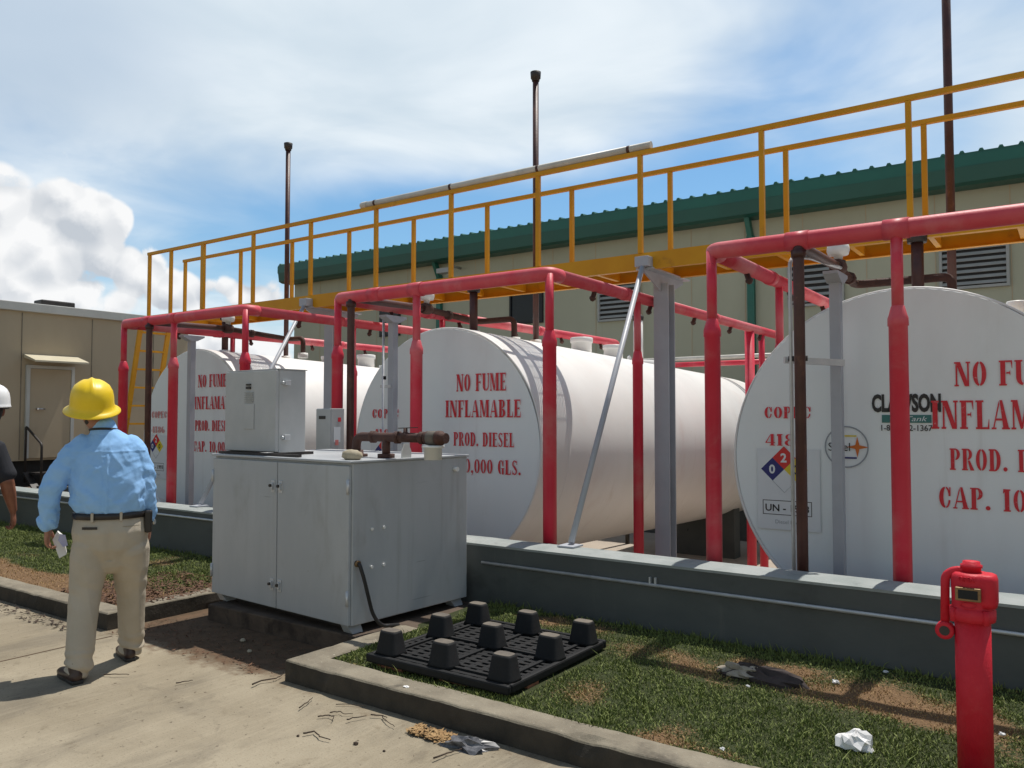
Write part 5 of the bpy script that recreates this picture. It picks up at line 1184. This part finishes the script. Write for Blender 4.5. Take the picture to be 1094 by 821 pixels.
# ================================================================ SMALL THINGS ON THE GROUND
def twig(pts, r, label, z0=.006):
    q = []
    for i, (x, y) in enumerate(pts): q.append((x, y, z0+r+random.uniform(0, .008)))
    mb = MB(); n = len(q); fine = []
    for a, b in zip(q, q[1:]):
        for i in range(4): fine.append(V(a).lerp(V(b), i/4)+V((random.uniform(-.003, .003), random.uniform(-.003, .003), random.uniform(-.001, .002))))
    fine.append(V(q[-1])); r *= .75; rr = [r*(1-.55*i/len(fine)) for i in range(len(fine))]
    mb.path(fine, rr, 7)
    o = tag(mb.build('twig', 'twig_bark', None), label, 'twig', 'fallen twigs on the pavement')
    return o
TW = [([(-4.01, 3.06), (-4.03, 3.14), (-3.99, 3.22), (-4.02, 3.29)], .007, 'dark crooked twig on the pavement just left of the right kerb corner'),
      ([(-3.49, 2.97), (-3.52, 3.05), (-3.56, 3.125)], .005, 'straight dark twig on the pavement a step out from the kerb corner'),
      ([(-3.32, 2.95), (-3.29, 2.99), (-3.24, 2.99), (-3.21, 2.95)], .005, 'hooked dark twig on the pavement, left of the pair in the middle'),
      ([(-3.30, 3.02), (-3.27, 3.06), (-3.23, 3.055), (-3.20, 3.09)], .004, 'small forked twig on the pavement beside the hooked one'),
      ([(-3.15, 2.995), (-3.14, 3.04), (-3.11, 3.10)], .005, 'short straight twig on the pavement in front of the dry leaf clump'),
      ([(-3.20, 2.75), (-3.175, 2.80), (-3.10, 2.77), (-3.03, 2.775)], .006, 'bent twig with a knob end lying farthest out on the pavement'),
      ([(-3.38, 3.137), (-3.30, 3.19), (-3.22, 3.205)], .003, 'thin pale-shadowed twig near the foot of the right kerb'),
      ([(-3.10, 3.12), (-3.05, 3.15), (-3.0, 3.14)], .005, 'knotted twig close to the right kerb foot'),
      ([(-3.04, 3.147), (-2.96, 3.10), (-2.89, 3.08)], .004, 'curved twig between the knotted twig and the dry leaves'),
      ([(-2.70, 3.08), (-2.72, 3.17)], .004, 'short twig pointing at the dry leaf clump'),
      ([(-2.47, 2.90), (-2.46, 2.98), (-2.435, 3.065)], .006, 'long dark twig on the pavement nearest the camera'),
      ([(-4.93, 2.67), (-4.86, 2.70), (-4.79, 2.75)], .005, 'twig on the pavement right of the man\'s left shoe'),
      ([(-4.42, 2.83), (-4.40, 2.87), (-4.39, 2.92)], .005, 'small twig alone in the middle of the sunlit pavement')]
for p, r, l in TW: twig(p, r, l)
def lump(name, m, label, cat, loc, sc, seed, amp=.35, n=14, group=None, rot=0.0):
    rnd = random.Random(seed); rs = []; nr = max(4, n//2)
    for j in range(nr):
        th = math.pi*(j+.15)/(nr-.7); ring = []
        for i in range(n):
            ph = 2*math.pi*(i+rnd.uniform(-.3, .3))/n; t2 = th+rnd.uniform(-.12, .12)
            p = V((math.sin(t2)*math.cos(ph), math.sin(t2)*math.sin(ph), math.cos(t2)))
            q = p*(1+amp*.9*mnoise.noise(p*1.4+V((seed, 0, 0)))+amp*rnd.uniform(-.28, .22))
            ring.append(V((q.x*sc[0], q.y*sc[1], max(-.35, q.z)*sc[2])))
        rs.append(ring)
    o = MB().rings(rs, True, False).build(name, m, None); o.location = loc; o.rotation_euler = (0, 0, rot)
    return tag(o, label, cat, group)
lump('crumpled_paper', 'paper', 'crumpled white paper on the grass left of the red valve post', 'paper', (-.83, 3.845, GZ+.035), (.075, .056, .05), 3.3, .7, 16)
rg = lump('rag', 'cloth_rag', 'dark brown rag with a pale fold lying on the grass by the wall', 'rag', (-1.50, 4.52, GZ+.02), (.215, .085, .055), 7.7, .8, 22, rot=rad(4))
lump('rag_fold', 'cloth_rag_pale', None, None, (-.06, -.01, .024), (.135, .062, .040), 12.1, .8, 18).parent = rg
bgp = lump('plastic_bag', 'bag_grey', 'torn dark plastic bag on the pavement against the right kerb', 'bag', (-2.44, 3.115, .012), (.11, .055, .036), 5.2, .8, 18, rot=rad(14))
litter('dry_leaves', 420, -2.80, -2.55, 3.07, 3.17, .006, 'leaf_dry', (.010, .026), 'clump of straw coloured dry leaves on the pavement against the right kerb')
for i, (x, y, s_, l) in enumerate([(-2.91, 2.83, .014, 'round dark pebble on the pavement between the twigs'), (-3.22, 2.735, .009, 'tiny dark pebble left of the bent twig'), (-2.74, 2.85, .008, 'tiny pebble near the long twig'),
                                   (-4.88, 3.64, .022, 'pale stone chip in the dirt below the cabinet, left'), (-4.62, 3.50, .02, 'pale flat stone chip in the dirt below the cabinet, right')]):
    lump('pebble', 'twig_bark' if i < 3 else 'stone', l, 'pebble', (x, y, s_*.4), (s_, s_*.8, s_*.6), i*2.1, .3, 12, 'pebbles on the pavement')
WB = [(-1.11, 4.67, .022, 'white scrap in the grass near the wall, right of the rag'), (-1.48, 4.33, .012, 'white scrap in the grass in front of the rag'), (-1.30, 3.46, .012, 'white scrap in the grass close to the kerb'),
      (-.92, 5.02, .014, 'white scrap at the wall foot'), (-.31, 4.35, .014, 'white scrap right of the red valve post')]
for i, (x, y, s_, l) in enumerate(WB): lump('paper_scrap', 'paper', l, 'litter', (x, y, GZ+.03), (s_, s_*.7, s_*.6), 20+i, .6, 12, 'white paper scraps in the grass')
lump('paper_scrap', 'paper', 'white scrap lying on top of the right kerb', 'litter', (-3.01, 3.30, .132), (.018, .012, .005), 31, .5, 12, 'white paper scraps in the grass')
